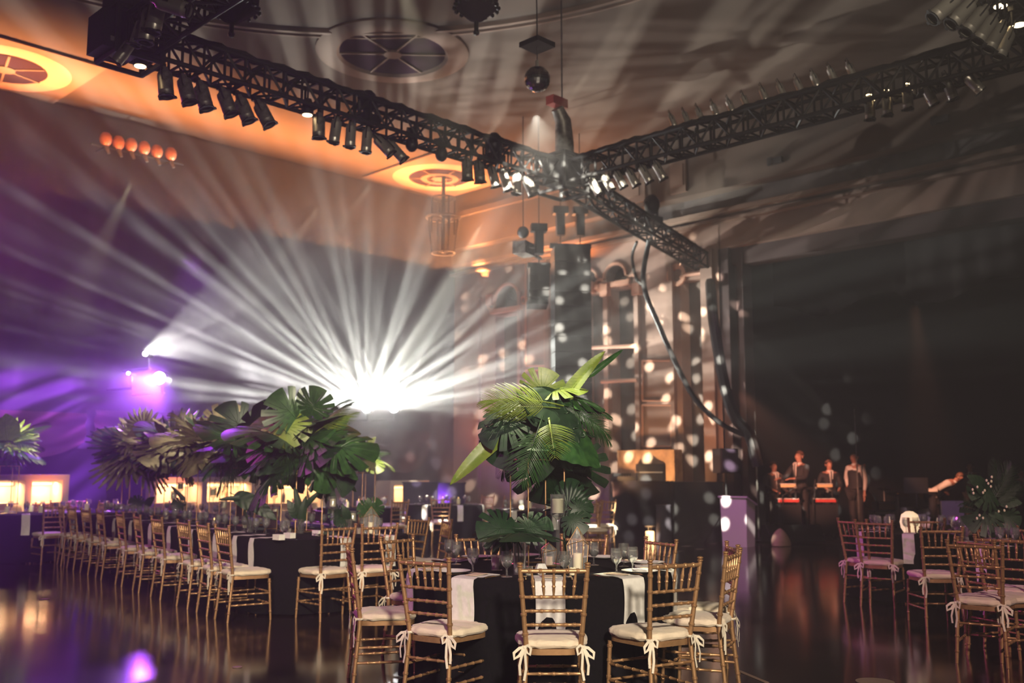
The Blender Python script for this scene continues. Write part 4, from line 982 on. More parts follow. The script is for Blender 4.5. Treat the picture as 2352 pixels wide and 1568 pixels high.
for i in range(6):
    q = lt(LW + .47, 2.2 + i * .75, .905); chair_back_at(q, facL + rr.uniform(-.1, .1), 'gold chair on the right side of the long table, %s from the near end' % ORD[i], 'chairs along the right side of the long table')
# settings on the long table
gl = 'napkins along the long banquet table'
def nap_at(v, u, rz, lb): q = lt(v, u); stamp(nap0, q, rz, lb, 'napkin', gl)
for i, px in enumerate((585, 548, 502, 446, 396, 352, 306, 268, 232, 200)):
    q = on_line(px, 0.0, .76); u = (q - Vector((LT.x, LT.y, 0))).dot(U); v = 0.0
    if u < .45: v = max(0, .45 - math.sqrt(max(0, .2025 - (.45 - max(u, 0)) ** 2)))
    nap_at(v, max(u, .05), facR, 'white napkin on the left side of the long table, %s from near end' % ORD[i])
for i, v in enumerate((.72, 1.25)): nap_at(v + .08, 0, math.atan2(U.y, U.x) - math.pi / 2, 'white napkin over the near end of the long table, %s one' % ('left' if i == 0 else 'right'))
k_ = 0
for i in range(12):
    for side in (0, 1):
        for j in range(2):
            u = .45 + i * .66 + rr.uniform(-.08, .08); v = (.30 + .12 * j) if side == 0 else LW - .30 - .12 * j
            stamp(gob0, lt(v + rr.uniform(-.02, .02), u + .1 * j), rr.random() * 6, 'stemmed water goblet in the place settings of the long banquet table', 'glass', 'water goblets on the long banquet table', scale=1.15)
for (px, py, lb) in ((640, 1240, 'left'), (665, 1236, 'middle'), (730, 1230, 'right')):
    p = atz(px, py, .764); o = MB().box((0, 0, .03), (.07, .12, .055)).build('folded_napkin', M_linen, loc=p); tag(o, 'folded white napkin on the near end of the long table, ' + lb + ' one', 'napkin')
for i, (v, u) in enumerate(((.9, .5), (.7, 1.6), (1.05, 2.5), (.8, 3.6), (1.0, 4.6), (.75, 5.6), (1.1, 6.4), (1.35, .9))):
    candlestick(lt(v, u, .764), .764 + (.30, .16, .38, .2, .34, .28, .4, .12)[i], .035, .09, 'cream candle on a glass stem on the long table, %s from the near end' % ORD[i])
for i, (v, u) in enumerate(((.5, .75), (1.2, .45), (.6, 2.3), (.5, 3.1), (1.2, 3.3), (.55, 4.2), (.5, 5.1), (1.3, 5.2), (.6, 6.2))):
    candle('votive_candle', lt(v, u, .764), .025, .06, 'small votive candle on the long banquet table, %s from the near end' % ORD[i], wax=M_waxp if i % 2 else None, flame=(i % 3 == 0))
def table_sign(p, rz, lb):
    t = empty('table_sign', p, rz, lb, 'sign')
    MB().box((0, 0, .14), (.13, .006, .19), None, Matrix.Rotation(-.15, 4, 'X')).build('card', M_grille, t, smooth=False)
    m = MB()
    for a, b in (((-.067, .04), (-.067, .24)), ((.067, .04), (.067, .27)), ((-.067, .24), (.067, .27)), ((-.067, .04), (.067, .04))): m.tube([(a[0], 0, a[1]), (b[0], 0, b[1])], .004, 5)
    m.tube([(-.067, 0, .04), (-.067, .05, 0)], .004, 5); m.tube([(.067, 0, .04), (.067, .05, 0)], .004, 5); m.tube([(-.067, 0, .04), (-.067, -.05, 0)], .004, 5); m.tube([(.067, 0, .04), (.067, -.05, 0)], .004, 5); m.build('frame', M_brass, t)
table_sign(atz(622, 1222, .764), HEAD - math.pi / 2, 'dark table sign in a slanted brass frame near the end of the long table')
table_sign(atz(553, 1200, .764), HEAD - math.pi / 2 + .2, 'dark table sign in a brass frame farther along the long table')
geo_lantern(lt(1.35, .45, .764), .13, .30, 'brass geometric lantern at the right corner of the long table')

# ------------------------------------------------------------------ right hand tables
RT1 = atz(2128, 1226, .76) + rtf(.10, .55); RT1.z = 0
round_cloth(RT1, .74, label='black tablecloth on the round table at the right, behind three chairs', folds=11)
RT2 = atz(2420, 1258, .76); RT2 = Vector((RT2.x, RT2.y, 0)) + rtf(.25, .35)
round_cloth(RT2, .90, label='black tablecloth on the round table cut by the right edge', folds=12)
for (px, py, tgt, da, lb) in ((1957, 1196, RT1, .0, 'gold chair seen side on, leftmost of the right hand group'), (2006, 1199, RT1, .15, 'gold chair with violet lit rails left of the right hand round table'),
                     (2163, 1216, RT1, .25, 'gold chair in front of the right hand round table, back to the camera'), (2128, 1195, RT1, 0, 'pink lit gold chair behind the right hand round table'),
                     (2238, 1249, RT2, .1, 'gold chair beside the right hand frame edge, pink lit, turned right'), (2296, 1236, RT2, .0, 'gold chair at the right edge beyond the pink lit one'),
                     (2283, 1200, RT2, 0, 'pink lit gold chair far behind the table at the right edge'), (2362, 1216, RT2, 0, 'gold chair cut by the right frame edge'),
                     (2240, 1243, RT2, -.5, 'gold chair hidden behind the pink lit chair at the right edge')):
    p = atz(px, py, .905); chair_back_at(p, face(p, tgt) + da, lb)
for tb, r_, nm in ((RT1, .74, 'the right hand round table'), (RT2, .90, 'the round table at the right edge')):
    for k in range(8):
        a = k * math.pi / 4 + .3 + HEAD; d = Vector((math.cos(a), math.sin(a), 0)); q = tb + d * r_
        stamp(nap0, (q.x, q.y, .762), math.atan2(-d.y, -d.x) - math.pi / 2, 'white napkin hanging over the edge of ' + nm, 'napkin', 'napkins on ' + nm)
        for j in range(2):
            b = a + .2 * j - .1; g_ = tb + Vector((math.cos(b), math.sin(b), 0)) * (r_ - .26 - .06 * j); stamp(gob0, (g_.x, g_.y, .764), a, 'stemmed water goblet on ' + nm, 'glass', 'water goblets on ' + nm, scale=1.15)
p = atz(2091, 1222, .764); o = MB().lathe([(0, 0), (.07, 0), (.10, .05), (.11, .12), (.09, .2), (.04, .235), (0, .24)], 24).build('globe_lamp', mat('warm_globe', (.9, .75, .5), .5, emis=(1, .7, .4), estr=.9), loc=p); tag(o, 'round cream glowing lamp on the right hand round table', 'lamp')
candle('pillar_candle', atz(2225, 1228, .764), .035, .10, 'cream pillar candle below the plant at the right', wax=None)
p = atz(2212, 1232, .764); t = empty('goldfish_bowl_vase', p, 0, 'round clear glass bowl vase near the right edge', 'vase')
MB().lathe([(0, 0), (.05, 0), (.10, .06), (.12, .13), (.09, .22), (.085, .22), (.112, .13), (.094, .065), (.045, .008), (0, .008)], 24).build('glass', M_glass, t)
# ------------------------------------------------------------------ tables farther back
FT = []
for i, (px, py, r_, lb, nch) in enumerate(((60, 1178, .85, 'black tablecloth on the round table at the far left', (5, 7, 0)), (1022, 1158, .80, 'black tablecloth on the far round table right of the small palm', (2, 4, 6, 7)),
                                       (826, 1165, .80, 'black tablecloth on the far round table under the small palm', (0, 2, 3, 5)), (238, 1171, .80, 'black tablecloth on the far round table beyond the chair row', (1, 3, 6)), (1225, 1170, .8, 'black tablecloth on the far round table hidden behind the flower stand', (6, 7)))):
    c = atz(px, py, .76); c.z = 0; round_cloth(c, r_, label=lb, folds=10); FT.append(c)
    nm = ('the far left round table', 'the far table right of the small palm', 'the far table under the small palm', 'the far table beyond the chair row', 'the far table behind the flower stand')[i]
    for k in nch:
        a = k * math.pi / 4 + HEAD; d = Vector((math.cos(a), math.sin(a), 0)); q = c + d * (r_ + .45)
        chair_back_at(q, math.atan2(-d.y, -d.x) - math.pi / 2, 'gold chair at %s, %s' % (nm, ('farthest from the camera', 'far left side', 'left side', 'near left side', 'nearest to the camera', 'near right side', 'right side', 'far right side')[k]), 'chairs at ' + nm)
    for k in range(7):
        a = k * 2 * math.pi / 7 + HEAD; d = Vector((math.cos(a), math.sin(a), 0)); q = c + d * r_
        stamp(nap0, (q.x, q.y, .762), math.atan2(-d.y, -d.x) - math.pi / 2, 'white napkin hanging over the edge of ' + nm, 'napkin', 'napkins on ' + nm)
        g_ = c + d * (r_ - .28); stamp(gob0, (g_.x, g_.y, .764), a, 'stemmed water goblet on ' + nm, 'glass', 'water goblets on ' + nm, scale=1.2)
    for k in range(3):
        a = k * 2.1 + 1; candle('votive_candle', (c.x + .3 * math.cos(a), c.y + .3 * math.sin(a), .764), .04, .11, 'votive candle on %s, %s one' % (nm, ORD[k]), glass=False, flame=True)
# two pink lit chairs alone by the equipment tables
p = atz(1392, 1150, .905); chair_back_at(p, HEAD + math.pi / 2 - .5, 'pink lit gold chair standing before the dark equipment table, right one')
p = atz(1350, 1155, .905); chair_back_at(p, HEAD + math.pi / 2 + .3, 'pink lit gold chair standing before the dark equipment table, left one')
# ------------------------------------------------------------------ leaves
def bend(P, droop, cup=0.0):
    # P: (x across, y along 0..1) -> curved leaf
    x, y = P; return (x, y * (1 - .12 * droop * y), cup * x * x - droop * .55 * y * y)
def leaf_monstera(seed=0, droop=.5):
    r_ = random.Random(seed); m = MB(); n = 168; slits = []
    for s in (1, -1):
        for k in range(5): slits.append((s, .55 + k * .42 + r_.uniform(-.05, .05)))
    def R0(a):                                   # a: angle from tip, 0..pi
        return .64 * (1 - .28 * (a / math.pi) ** 2) * (1 + .10 * math.cos(a)) * (1 - .42 * max(0, (a - 2.65) / .5) ** 1.2)
    V = []; rings = (0.0, .28, .55, .80, 1.0); c = (0, .40)
    for q in rings:
        for i in range(n):
            a = -math.pi + 2 * math.pi * i / n; s = 1 if a >= 0 else -1; aa = abs(a); rr = R0(aa) * q; cut = 1.0
            for (ss, sa) in slits:
                if ss == s:
                    dd = abs(aa - sa)
                    if dd < .085: cut = min(cut, .42 + .58 * (dd / .085) ** 1.5)
            rr *= cut if q > .45 else 1
            x = rr * math.sin(a) * 1.0; y = c[1] + rr * math.cos(a)
            if q > .45: rr = min(rr, R0(aa) * max(q * cut, .42))
            V.append(bend((x, y), droop, -.35))
    Fc = [(j * n + i, j * n + (i + 1) % n, (j + 1) * n + (i + 1) % n, (j + 1) * n + i) for j in range(len(rings) - 1) for i in range(n)]
    m.add(V, Fc); m.tube([bend((0, y), droop) for y in (-.35, -.1, .1, .3, .5, .7, .9, 1.0)], [.014, .013, .012, .011, .009, .007, .004, .002], 6)
    for s in (1, -1):
        for k in range(5):
            a = .34 + k * .42; m.tube([bend((0, .40 + .3 * math.cos(a) * .3), droop)] + [tuple(Vector(bend((s * R0(a) * t * math.sin(a), .40 + R0(a) * t * math.cos(a)), droop, -.35)) + Vector((0, 0, .004))) for t in (.4, .7, .9)], [.006, .005, .004, .002], 4)
    return m
def leaf_heart(droop=.5, w_=.36):
    m = MB()
    def fn(u, v):
        y = v; k = math.sin(math.pi * min(1, v ** .62)) ** .75 * (1 - .15 * v); x = (u - .5) * 2 * w_ * k
        back = -.16 * max(0, (abs(u - .5) * 2)) ** 2 * max(0, 1 - v * 3)
        rip = .012 * math.sin(v * 34 - abs(u - .5) * 16) * abs(u - .5) * 2
        p = bend((x, y + back), droop, -.25); return (p[0], p[1], p[2] + rip)
    m.grid(fn, 12, 28); m.tube([bend((0, y), droop) for y in (-.3, 0, .25, .5, .75, 1)], [.014, .013, .011, .009, .006, .002], 6); return m
def leaf_blade(droop=.4, w_=.085):
    m = MB()
    def fn(u, v):
        k = min(1, v * 7) ** .6 * (1 - v ** 5) ** .8 * (1 - .35 * v); x = (u - .5) * 2 * w_ * k; p = bend((x, v), droop, 1.3)
        return (p[0], p[1], p[2] + .004 * math.sin(v * 110 - abs(u - .5) * 20) + abs(u - .5) * .05)
    m.grid(fn, 6, 60); m.tube([bend((0, y), droop) for y in (-.15, 0, .3, .6, .85, 1)], [.010, .010, .008, .006, .004, .001], 6); return m
def leaf_palm(droop=.7, n=26, ll=.42, seed=0):
    r_ = random.Random(seed); m = MB(); pts = [bend((0, y / 10), droop) for y in range(-2, 11)]
    m.tube(pts, [.012 - .0008 * i for i in range(13)], 6)
    for i in range(n):
        t = .12 + .86 * i / (n - 1); L_ = ll * math.sin(math.pi * (.18 + .78 * t)) ** .7
        for s in (1, -1):
            b = Vector(bend((0, t), droop)); ang = .95 - .55 * t + r_.uniform(-.06, .06); V = []
            for k in range(5):
                q = k / 4; w_ = .013 * (math.sin(math.pi * min(.98, .15 + q * .85))) ** .8 + .0008
                d = Vector((s * math.sin(ang) * L_ * q, math.cos(ang) * L_ * q, .10 * L_ * q - .45 * L_ * q * q * (1 + .4 * droop)))
                V += [b + d + Vector((0, -w_, .004)), b + d, b + d + Vector((0, w_, .004))]
            m.add(V, [(3 * k + j, 3 * k + j + 1, 3 * k + j + 4, 3 * k + j + 3) for k in range(4) for j in range(2)])
    return m
def leaf_fan(n=22, spread=2.6, droop=.2):
    m = MB(); m.tube([(0, -.55, .03), (0, -.25, .01), (0, 0, 0)], [.012, .011, .012], 6)
    for i in range(n):
        a = (i / (n - 1) - .5) * 2 * spread; a2 = spread / n * .95; R_ = 1 * (1 - .10 * abs(a) / spread); V = []
        for q, sp in ((0.02, 1), (.35, 1), (.65, .95), (.85, .5), (1.0, .05)):
            for o_, z in ((-1, 0), (0, .035 * q + .004), (1, 0)):
                b = a + o_ * a2 * sp; r = R_ * q; V.append((r * math.sin(b), r * math.cos(b), z - droop * .5 * q * q))
        m.add(V, [(3 * k + j, 3 * k + j + 1, 3 * k + j + 4, 3 * k + j + 3) for k in range(4) for j in range(2)])
    return m
LEAF = {}
def leafmesh(kind, mt):
    key = (kind, mt.name)
    if key not in LEAF:
        m = {'monstera': lambda: leaf_monstera(1), 'monstera_b': lambda: leaf_monstera(4, .9), 'heart': lambda: leaf_heart(), 'blade': lambda: leaf_blade(), 'palm': lambda: leaf_palm(), 'palm_b': lambda: leaf_palm(1.1, 22, .36, 3), 'fan': lambda: leaf_fan()}[kind]()
        me = bpy.data.meshes.new(kind); me.from_pydata([tuple(p) for p in m.v], [], m.f); me.materials.append(mt)
        me.polygons.foreach_set('use_smooth', [True] * len(me.polygons)); me.set_sharp_from_angle(angle=R(50)); LEAF[key] = me
    return LEAF[key]
LN = {'monstera': 'monstera_leaf', 'monstera_b': 'monstera_leaf', 'heart': 'philodendron_leaf', 'blade': 'banana_leaf', 'palm': 'palm_frond', 'palm_b': 'palm_frond', 'fan': 'fan_palm_leaf'}
def leaf(kind, mt, base, tip, parent, up=(0, 0, 1), roll=0.0, wide=1.0, lb=None):
    """base and tip in world metres"""
    o = bpy.data.objects.new(LN[kind], leafmesh(kind, mt)); COL.objects.link(o); o.parent = parent
    base = Vector(base); tip = Vector(tip); y = (tip - base); L_ = y.length; y.normalize(); x = y.cross(Vector(up))
    if x.length < .05: x = y.cross(Vector((FW[0], FW[1], 0)))
    x.normalize(); z = x.cross(y).normalized()
    M = Matrix((x, y, z)).transposed(); M = M @ Matrix.Rotation(roll, 3, 'Y')
    W_ = Matrix.Translation(base) @ M.to_4x4() @ Matrix.Diagonal((L_ * wide, L_, L_, 1))
    o.matrix_local = parent['_inv'] @ W_ if False else (Matrix.Translation(parent.location) @ parent.rotation_euler.to_matrix().to_4x4()).inverted() @ W_
    if lb: o['label'] = lb
    return o
def stand(t, w_, ztop, dp=None, r=.006):
    """four-legged brass flower stand, in the plant's own frame"""
    dp = dp or w_
    for sx in (-1, 1):
        for sy in (-1, 1): MB().tube([(sx * w_ / 2, sy * dp / 2, 0), (sx * w_ / 2, sy * dp / 2, ztop)], r, 6).build('stand_leg', M_brass, t)
    m = MB()
    for z in (.01, ztop):
        c = [(-w_ / 2, -dp / 2, z), (w_ / 2, -dp / 2, z), (w_ / 2, dp / 2, z), (-w_ / 2, dp / 2, z)]
        for i in range(4): m.tube([c[i], c[(i + 1) % 4]], r, 6)
    m.build('stand_frame', M_brass, t)
    MB().lathe([(0, ztop - .02), (w_ * .42, ztop - .02), (w_ * .5, ztop + .08), (w_ * .45, ztop + .1), (0, ztop + .1)], 16).build('flower_tray', M_leafd, t)
def tuft(t, c, n, rad, kinds, mts, seed, zsq=1.05, up_bias=.22, size=(.35, .6)):
    r_ = random.Random(seed); c = Vector(c)
    for i in range(n):
        a = 2 * math.pi * (i * .381966 + r_.random() * .1); e = math.asin(max(-1, min(1, -0.55 + 1.5 * (i + .5) / n + up_bias - .25)))
        d = Vector((math.cos(a) * math.cos(e), math.sin(a) * math.cos(e), math.sin(e)))
        b = c + Vector((d.x * rad * .25, d.y * rad * .25, d.z * rad * .25 * zsq)); L_ = r_.uniform(*size)
        tp = b + Vector((d.x, d.y, d.z * zsq)) * L_
        leaf(r_.choice(kinds), r_.choice(mts), b, tp, t, up=(d * .6 + Vector((-.35, -.35, .9))), roll=r_.uniform(-.6, .6), wide=r_.uniform(.8, 1.1))
# ---- the near centrepiece
DC = 7.45
base = atd(1234, 1300, DC); base.z = .762
CB = rtf((1234 - 1176) / F * DC * 1.0, DC + .1); cp = Vector((CB.x, CB.y, .762))
t = empty('tropical_centerpiece', cp, HEAD - math.pi / 2 + .45, 'tall tropical leaf arrangement on a brass rod stand on the near round table', 'flower arrangement')
ZS = atd(1234, 1055, DC).z - .762
stand(t, .30, ZS)
def Q(px, py, d=0.0): return atd(px, py, DC + .1 + d)
up0 = Vector((-FW[0] * .9, -FW[1] * .9, .8)); fr = Vector((-FW[0], -FW[1], .35))
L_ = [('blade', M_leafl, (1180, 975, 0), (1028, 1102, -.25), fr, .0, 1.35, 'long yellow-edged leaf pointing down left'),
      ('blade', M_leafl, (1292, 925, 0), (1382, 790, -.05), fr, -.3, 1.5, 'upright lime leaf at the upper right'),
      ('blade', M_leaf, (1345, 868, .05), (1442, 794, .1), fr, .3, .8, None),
      ('palm', M_leafl, (1265, 925, -.15), (1112, 895, -.25), fr, .0, 1.0, 'brightly lit lime palm frond at the upper left'),
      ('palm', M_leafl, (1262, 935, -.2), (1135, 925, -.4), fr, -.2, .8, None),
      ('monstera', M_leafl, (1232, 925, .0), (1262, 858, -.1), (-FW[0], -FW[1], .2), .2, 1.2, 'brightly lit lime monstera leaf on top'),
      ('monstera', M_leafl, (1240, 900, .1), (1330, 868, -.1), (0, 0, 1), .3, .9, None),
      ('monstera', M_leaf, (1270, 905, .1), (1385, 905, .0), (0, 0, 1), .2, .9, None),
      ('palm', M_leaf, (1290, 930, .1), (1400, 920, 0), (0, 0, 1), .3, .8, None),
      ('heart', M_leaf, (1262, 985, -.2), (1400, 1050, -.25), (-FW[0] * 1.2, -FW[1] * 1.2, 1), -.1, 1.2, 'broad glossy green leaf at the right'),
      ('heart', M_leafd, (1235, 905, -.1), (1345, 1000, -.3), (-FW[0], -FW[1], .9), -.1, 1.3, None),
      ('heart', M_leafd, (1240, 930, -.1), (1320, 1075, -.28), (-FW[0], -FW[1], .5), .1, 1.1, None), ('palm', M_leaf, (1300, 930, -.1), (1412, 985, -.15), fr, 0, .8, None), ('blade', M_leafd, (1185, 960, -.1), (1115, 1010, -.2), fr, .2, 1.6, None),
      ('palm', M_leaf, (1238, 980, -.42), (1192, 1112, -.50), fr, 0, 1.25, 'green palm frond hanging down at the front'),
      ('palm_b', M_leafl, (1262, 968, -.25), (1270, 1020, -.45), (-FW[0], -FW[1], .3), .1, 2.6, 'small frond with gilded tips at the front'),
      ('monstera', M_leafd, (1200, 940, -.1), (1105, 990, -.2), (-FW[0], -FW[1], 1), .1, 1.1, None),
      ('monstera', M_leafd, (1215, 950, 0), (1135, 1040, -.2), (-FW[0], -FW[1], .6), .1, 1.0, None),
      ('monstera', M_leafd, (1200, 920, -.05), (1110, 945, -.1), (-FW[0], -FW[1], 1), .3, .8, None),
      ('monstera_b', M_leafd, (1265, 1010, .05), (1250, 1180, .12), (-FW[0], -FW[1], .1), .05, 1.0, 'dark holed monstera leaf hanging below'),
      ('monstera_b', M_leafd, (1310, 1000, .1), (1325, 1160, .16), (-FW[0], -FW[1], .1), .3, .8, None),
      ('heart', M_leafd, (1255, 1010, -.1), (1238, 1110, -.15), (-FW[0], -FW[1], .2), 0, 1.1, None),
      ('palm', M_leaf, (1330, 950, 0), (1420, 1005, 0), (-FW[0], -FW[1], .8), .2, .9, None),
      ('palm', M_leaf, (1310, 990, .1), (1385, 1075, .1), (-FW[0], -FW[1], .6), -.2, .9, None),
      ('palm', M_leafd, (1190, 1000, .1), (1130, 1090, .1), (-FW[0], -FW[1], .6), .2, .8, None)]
for kd, mt, b, tp, u, rl, wd, lb in L_: leaf(kd, mt, Q(*b), Q(*tp), t, u, rl, wd, lb)
tuft(t, Q(1255, 1000, .05), 34, .34, ['heart', 'monstera', 'palm', 'heart'], [M_leafd, M_leafd, M_leaf], 11, size=(.22, .36))
spot('pin_spot', (4.9, 6.3, ZT - .2), Q(1235, 930), 2600, 14, (1, .93, .62), .6, .03)
# vase with leaves on the near table
vp = atz(1194, 1318, .764); t = empty('glass_cylinder_vase', vp, 0, 'clear glass cylinder vase holding dark monstera leaves on the near round table', 'vase')
MB().lathe([(0, 0), (.045, 0), (.045, .21), (.042, .21), (.042, .01), (0, .01)], 24).build('glass', M_glass, t); MB().lathe([(0, .012), (.041, .012), (.041, .12), (0, .12)], 20).build('water', M_water, t)
dv = depth(vp)
def QV(px, py, d=0.0): return atd(px, py, dv + d)
t = empty('monstera_bunch', (vp.x, vp.y, .80), 0, 'dark monstera and split leaves standing in the glass vase on the near table', 'plant')
stemtop = QV(1180, 1225)
for kd, b, tp, u, rl, wd in (('monstera', (1186, 1235, 0), (1150, 1170, .25), (-FW[0] * .5, -FW[1] * .5, 1), 0, 1.3), ('monstera', (1185, 1215, 0), (1108, 1205, -.12), (-FW[0], -FW[1], .5), .1, 1.1), ('heart', (1188, 1225, 0), (1120, 1245, -.2), (0, 0, 1), .2, .8),
                           ('monstera', (1185, 1222, .1), (1262, 1190, .1), (-FW[0], -FW[1], .5), -.1, .9), ('monstera', (1190, 1230, -.1), (1195, 1195, -.5), (0, 0, 1), 0, 1.2)):
    leaf(kd, M_leafd, QV(*b), QV(*tp), t, u, rl, wd)
MB().tube([(0, 0, 0), tuple(QV(1183, 1275) - t.location), tuple(stemtop - t.location)], .006, 6).tube([(0, 0, 0), tuple(QV(1190, 1260) - t.location), tuple(QV(1190, 1228) - t.location)], .005, 6).build('stem', M_leafd, t)
t = empty('fan_palm_bunch', atz(1302, 1300, .764), 0, 'dark fan palm leaves standing low behind the tall candlestick on the near table', 'plant')
for b, tp, kd, wd in (((1305, 1165, .35), (1348, 1115, .35), 'fan', .9), ((1308, 1170, .3), (1362, 1160, .3), 'monstera', .9), ((1300, 1180, .3), (1340, 1212, .2), 'monstera', 1.0), ((1300, 1165, .35), (1318, 1095, .4), 'monstera', .8)):
    leaf(kd, M_leafd, QV(*b), QV(*tp), t, (-FW[0], -FW[1], .3), 0, wd)
MB().tube([(0, 0, 0), tuple(QV(1296, 1235, .3) - t.location), tuple(QV(1295, 1180, .33) - t.location)], .007, 6).build('stem', M_leafd, t)
# ---- arrangements over the long table
def arrangement(px, ybot, u, v, n, kinds, mts, seed, label, size=(.35, .6), rad=.45, zc=None, st=(.34, .34)):
    b = lt(v, u, .764); d = depth(b); zt = atd(px, ybot, d).z - .764
    t = empty('tropical_centerpiece', b, math.atan2(U.y, U.x) - math.pi / 2 + .1, label, 'flower arrangement', None)
    stand(t, st[0], zt, st[1]); c = Vector((b.x, b.y, .764 + zt + .22)); tuft(t, c, n, rad, kinds, mts, seed, size=size); return t, c, d
def u_at(px, v):
    q = on_line(px, v, 1.5); return (q - Vector((LT.x, LT.y, 0))).dot(U)
for px, yb, v, n, kinds, mts, sd, lb, sz, rd in (
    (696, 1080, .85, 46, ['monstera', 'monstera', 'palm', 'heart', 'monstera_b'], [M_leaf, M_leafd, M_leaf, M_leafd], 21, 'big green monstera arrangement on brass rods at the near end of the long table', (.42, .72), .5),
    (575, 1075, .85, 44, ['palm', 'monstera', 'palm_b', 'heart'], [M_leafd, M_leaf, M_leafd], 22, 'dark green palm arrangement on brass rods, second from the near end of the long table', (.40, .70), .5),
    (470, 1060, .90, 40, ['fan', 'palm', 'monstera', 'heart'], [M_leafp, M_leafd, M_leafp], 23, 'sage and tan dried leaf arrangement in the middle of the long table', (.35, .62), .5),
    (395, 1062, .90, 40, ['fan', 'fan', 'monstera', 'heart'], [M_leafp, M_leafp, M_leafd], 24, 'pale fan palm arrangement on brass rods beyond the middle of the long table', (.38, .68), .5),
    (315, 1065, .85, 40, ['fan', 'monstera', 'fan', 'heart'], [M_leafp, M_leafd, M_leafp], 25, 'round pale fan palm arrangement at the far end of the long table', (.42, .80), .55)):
    u = u_at(px, v); t, c, d = arrangement(px, yb, u, v, n, kinds, mts, sd, lb, sz, rd)
    if sd == 21:
        for kd, mt, b_, tp, rl, wd in (('monstera', M_leafl, (655, 950), (652, 1015), .1, 1.3), ('monstera', M_leaf, (690, 975), (640, 905), .2, 1.2), ('monstera', M_leaf, (715, 960), (722, 900), .1, 1.1), ('palm', M_leafl, (735, 985), (800, 940), .2, .9)):
            leaf(kd, mt, atd(*b_, d - .3), atd(*tp, d - .5), t, (-FW[0], -FW[1], .5), rl, wd)
    if sd == 25:
        for b_, tp, wd in (((330, 985), (322, 940), 1.0), ((300, 1010), (262, 985), 1.0), ((325, 1000), (355, 940), 1.0)):
            leaf('fan', M_leafp, atd(*b_, d - .4), atd(*tp, d - .5), t, (-FW[0], -FW[1], .4), .1, wd)
    spot('pin_spot', (c.x + 1.4, c.y - 3.2, ZT - .3), tuple(c + Vector((0, 0, .1))), 1300 if sd < 23 else 2800, 15, (1, .88, .62), .7, .03)
# low leaves in vases on the long table
def low_plant(px, py, z0, lb, leaves, mt=M_leafd, vase=True, dd=None):
    b = atz(px, py, .764); d = depth(b); t = empty('leaf_bunch', b, 0, lb, 'plant')
    if vase: MB().lathe([(0, 0), (.04, 0), (.045, .16), (.042, .16), (.037, .01), (0, .01)], 18).build('glass_vase', M_glass, t)
    for kd, bx_, tx_, wd in leaves:
        o = leaf(kd, mt, atd(*bx_, d), atd(*tx_, d - .1), t, (-FW[0], -FW[1], .5), .1, wd)
        MB().tube([(0, 0, .02), tuple((atd(*bx_, d) - b) * .6 + Vector((0, 0, .03))), tuple(atd(*bx_, d) - b)], .005, 5).build('stem', M_leafd, t)
    return t
low_plant(575, 1222, 0, 'broad dark leaf arching over the long table behind the brass sign', (('heart', (548, 1140), (618, 1172), .7), ('heart', (575, 1150), (635, 1190), .6), ('blade', (555, 1145), (500, 1142), 1.6)))
low_plant(690, 1225, 0, 'upright dark bird of paradise leaves near the end of the long table', (('blade', (690, 1175), (676, 1118), 1.8), ('blade', (695, 1170), (735, 1122), 1.4), ('heart', (682, 1185), (662, 1148), .8), ('blade', (692, 1200), (700, 1140), 2.0)))
low_plant(800, 1225, 0, 'small round dark leaves low at the right corner of the long table', (('monstera', (785, 1185), (762, 1168), 1.1), ('monstera', (795, 1190), (772, 1198), 1.1), ('heart', (800, 1190), (788, 1160), .8)))
low_plant(858, 1218, 0, 'green monstera sprig beyond the right corner of the long table', (('monstera', (850, 1175), (828, 1160), 1.2), ('monstera', (855, 1175), (866, 1152), 1.2), ('heart', (850, 1180), (845, 1145), 1.0)), M_leaf)
low_plant(430, 1190, 0, 'curled dark leaf standing on the long table, middle', (('blade', (425, 1150), (392, 1112), 1.3), ('monstera', (425, 1165), (400, 1150), 1.0)))
low_plant(335, 1180, 0, 'dark leaf cluster low on the far half of the long table', (('monstera', (330, 1160), (300, 1145), 1.0), ('heart', (335, 1160), (350, 1140), 1.0)))
# garland of leaves and buds scattered down the long table
r_ = random.Random(9)
for i in range(12):
    q = lt(.5 + r_.random() * .75, .5 + i * .62, .770); a = r_.random() * 6
    t = empty('table_leaf', q, a, 'green leaf laid flat on the long banquet table, %s from the near end' % ORD[i], 'leaf', 'leaves laid on the long banquet table')
    o = bpy.data.objects.new('leaf_blade', leafmesh('monstera', M_leaf)); COL.objects.link(o); o.parent = t; o.scale = (.22, .22, .05); o.location = (0, 0, .03)
# ---- palms on far tables and at the frame edges
def far_plant(px, ytop, ybot, c, lb, n, kinds, mts, sd, size, dz=0):
    d = depth(c); b = Vector((c.x, c.y, .764)); zb = atd(px, ybot, d).z - .764; zt_ = atd(px, ytop, d).z
    # shift sideways so that it stands where the photo shows it
    t = empty('tropical_centerpiece', b, 0, lb, 'flower arrangement'); stand(t, .30, max(.3, zb)); cc = Vector((b.x, b.y, (zb + .764 + zt_) / 2)); tuft(t, cc, n, .25, kinds, mts, sd, size=size)
    spot('pin_spot', (b.x + .8, b.y - 2.4, ZT), tuple(cc), 4200, 18, (1, .92, .6), .7, .03); return t
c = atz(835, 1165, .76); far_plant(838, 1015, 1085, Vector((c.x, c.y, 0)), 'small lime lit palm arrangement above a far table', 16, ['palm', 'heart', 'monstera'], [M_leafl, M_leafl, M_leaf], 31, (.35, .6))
c = atz(8, 1180, .76); far_plant(8, 970, 1070, Vector((c.x, c.y, 0)), 'tall palm arrangement cut by the left frame edge', 22, ['palm', 'fan', 'heart'], [M_leafl, M_leafp, M_leafd], 32, (.4, .65))
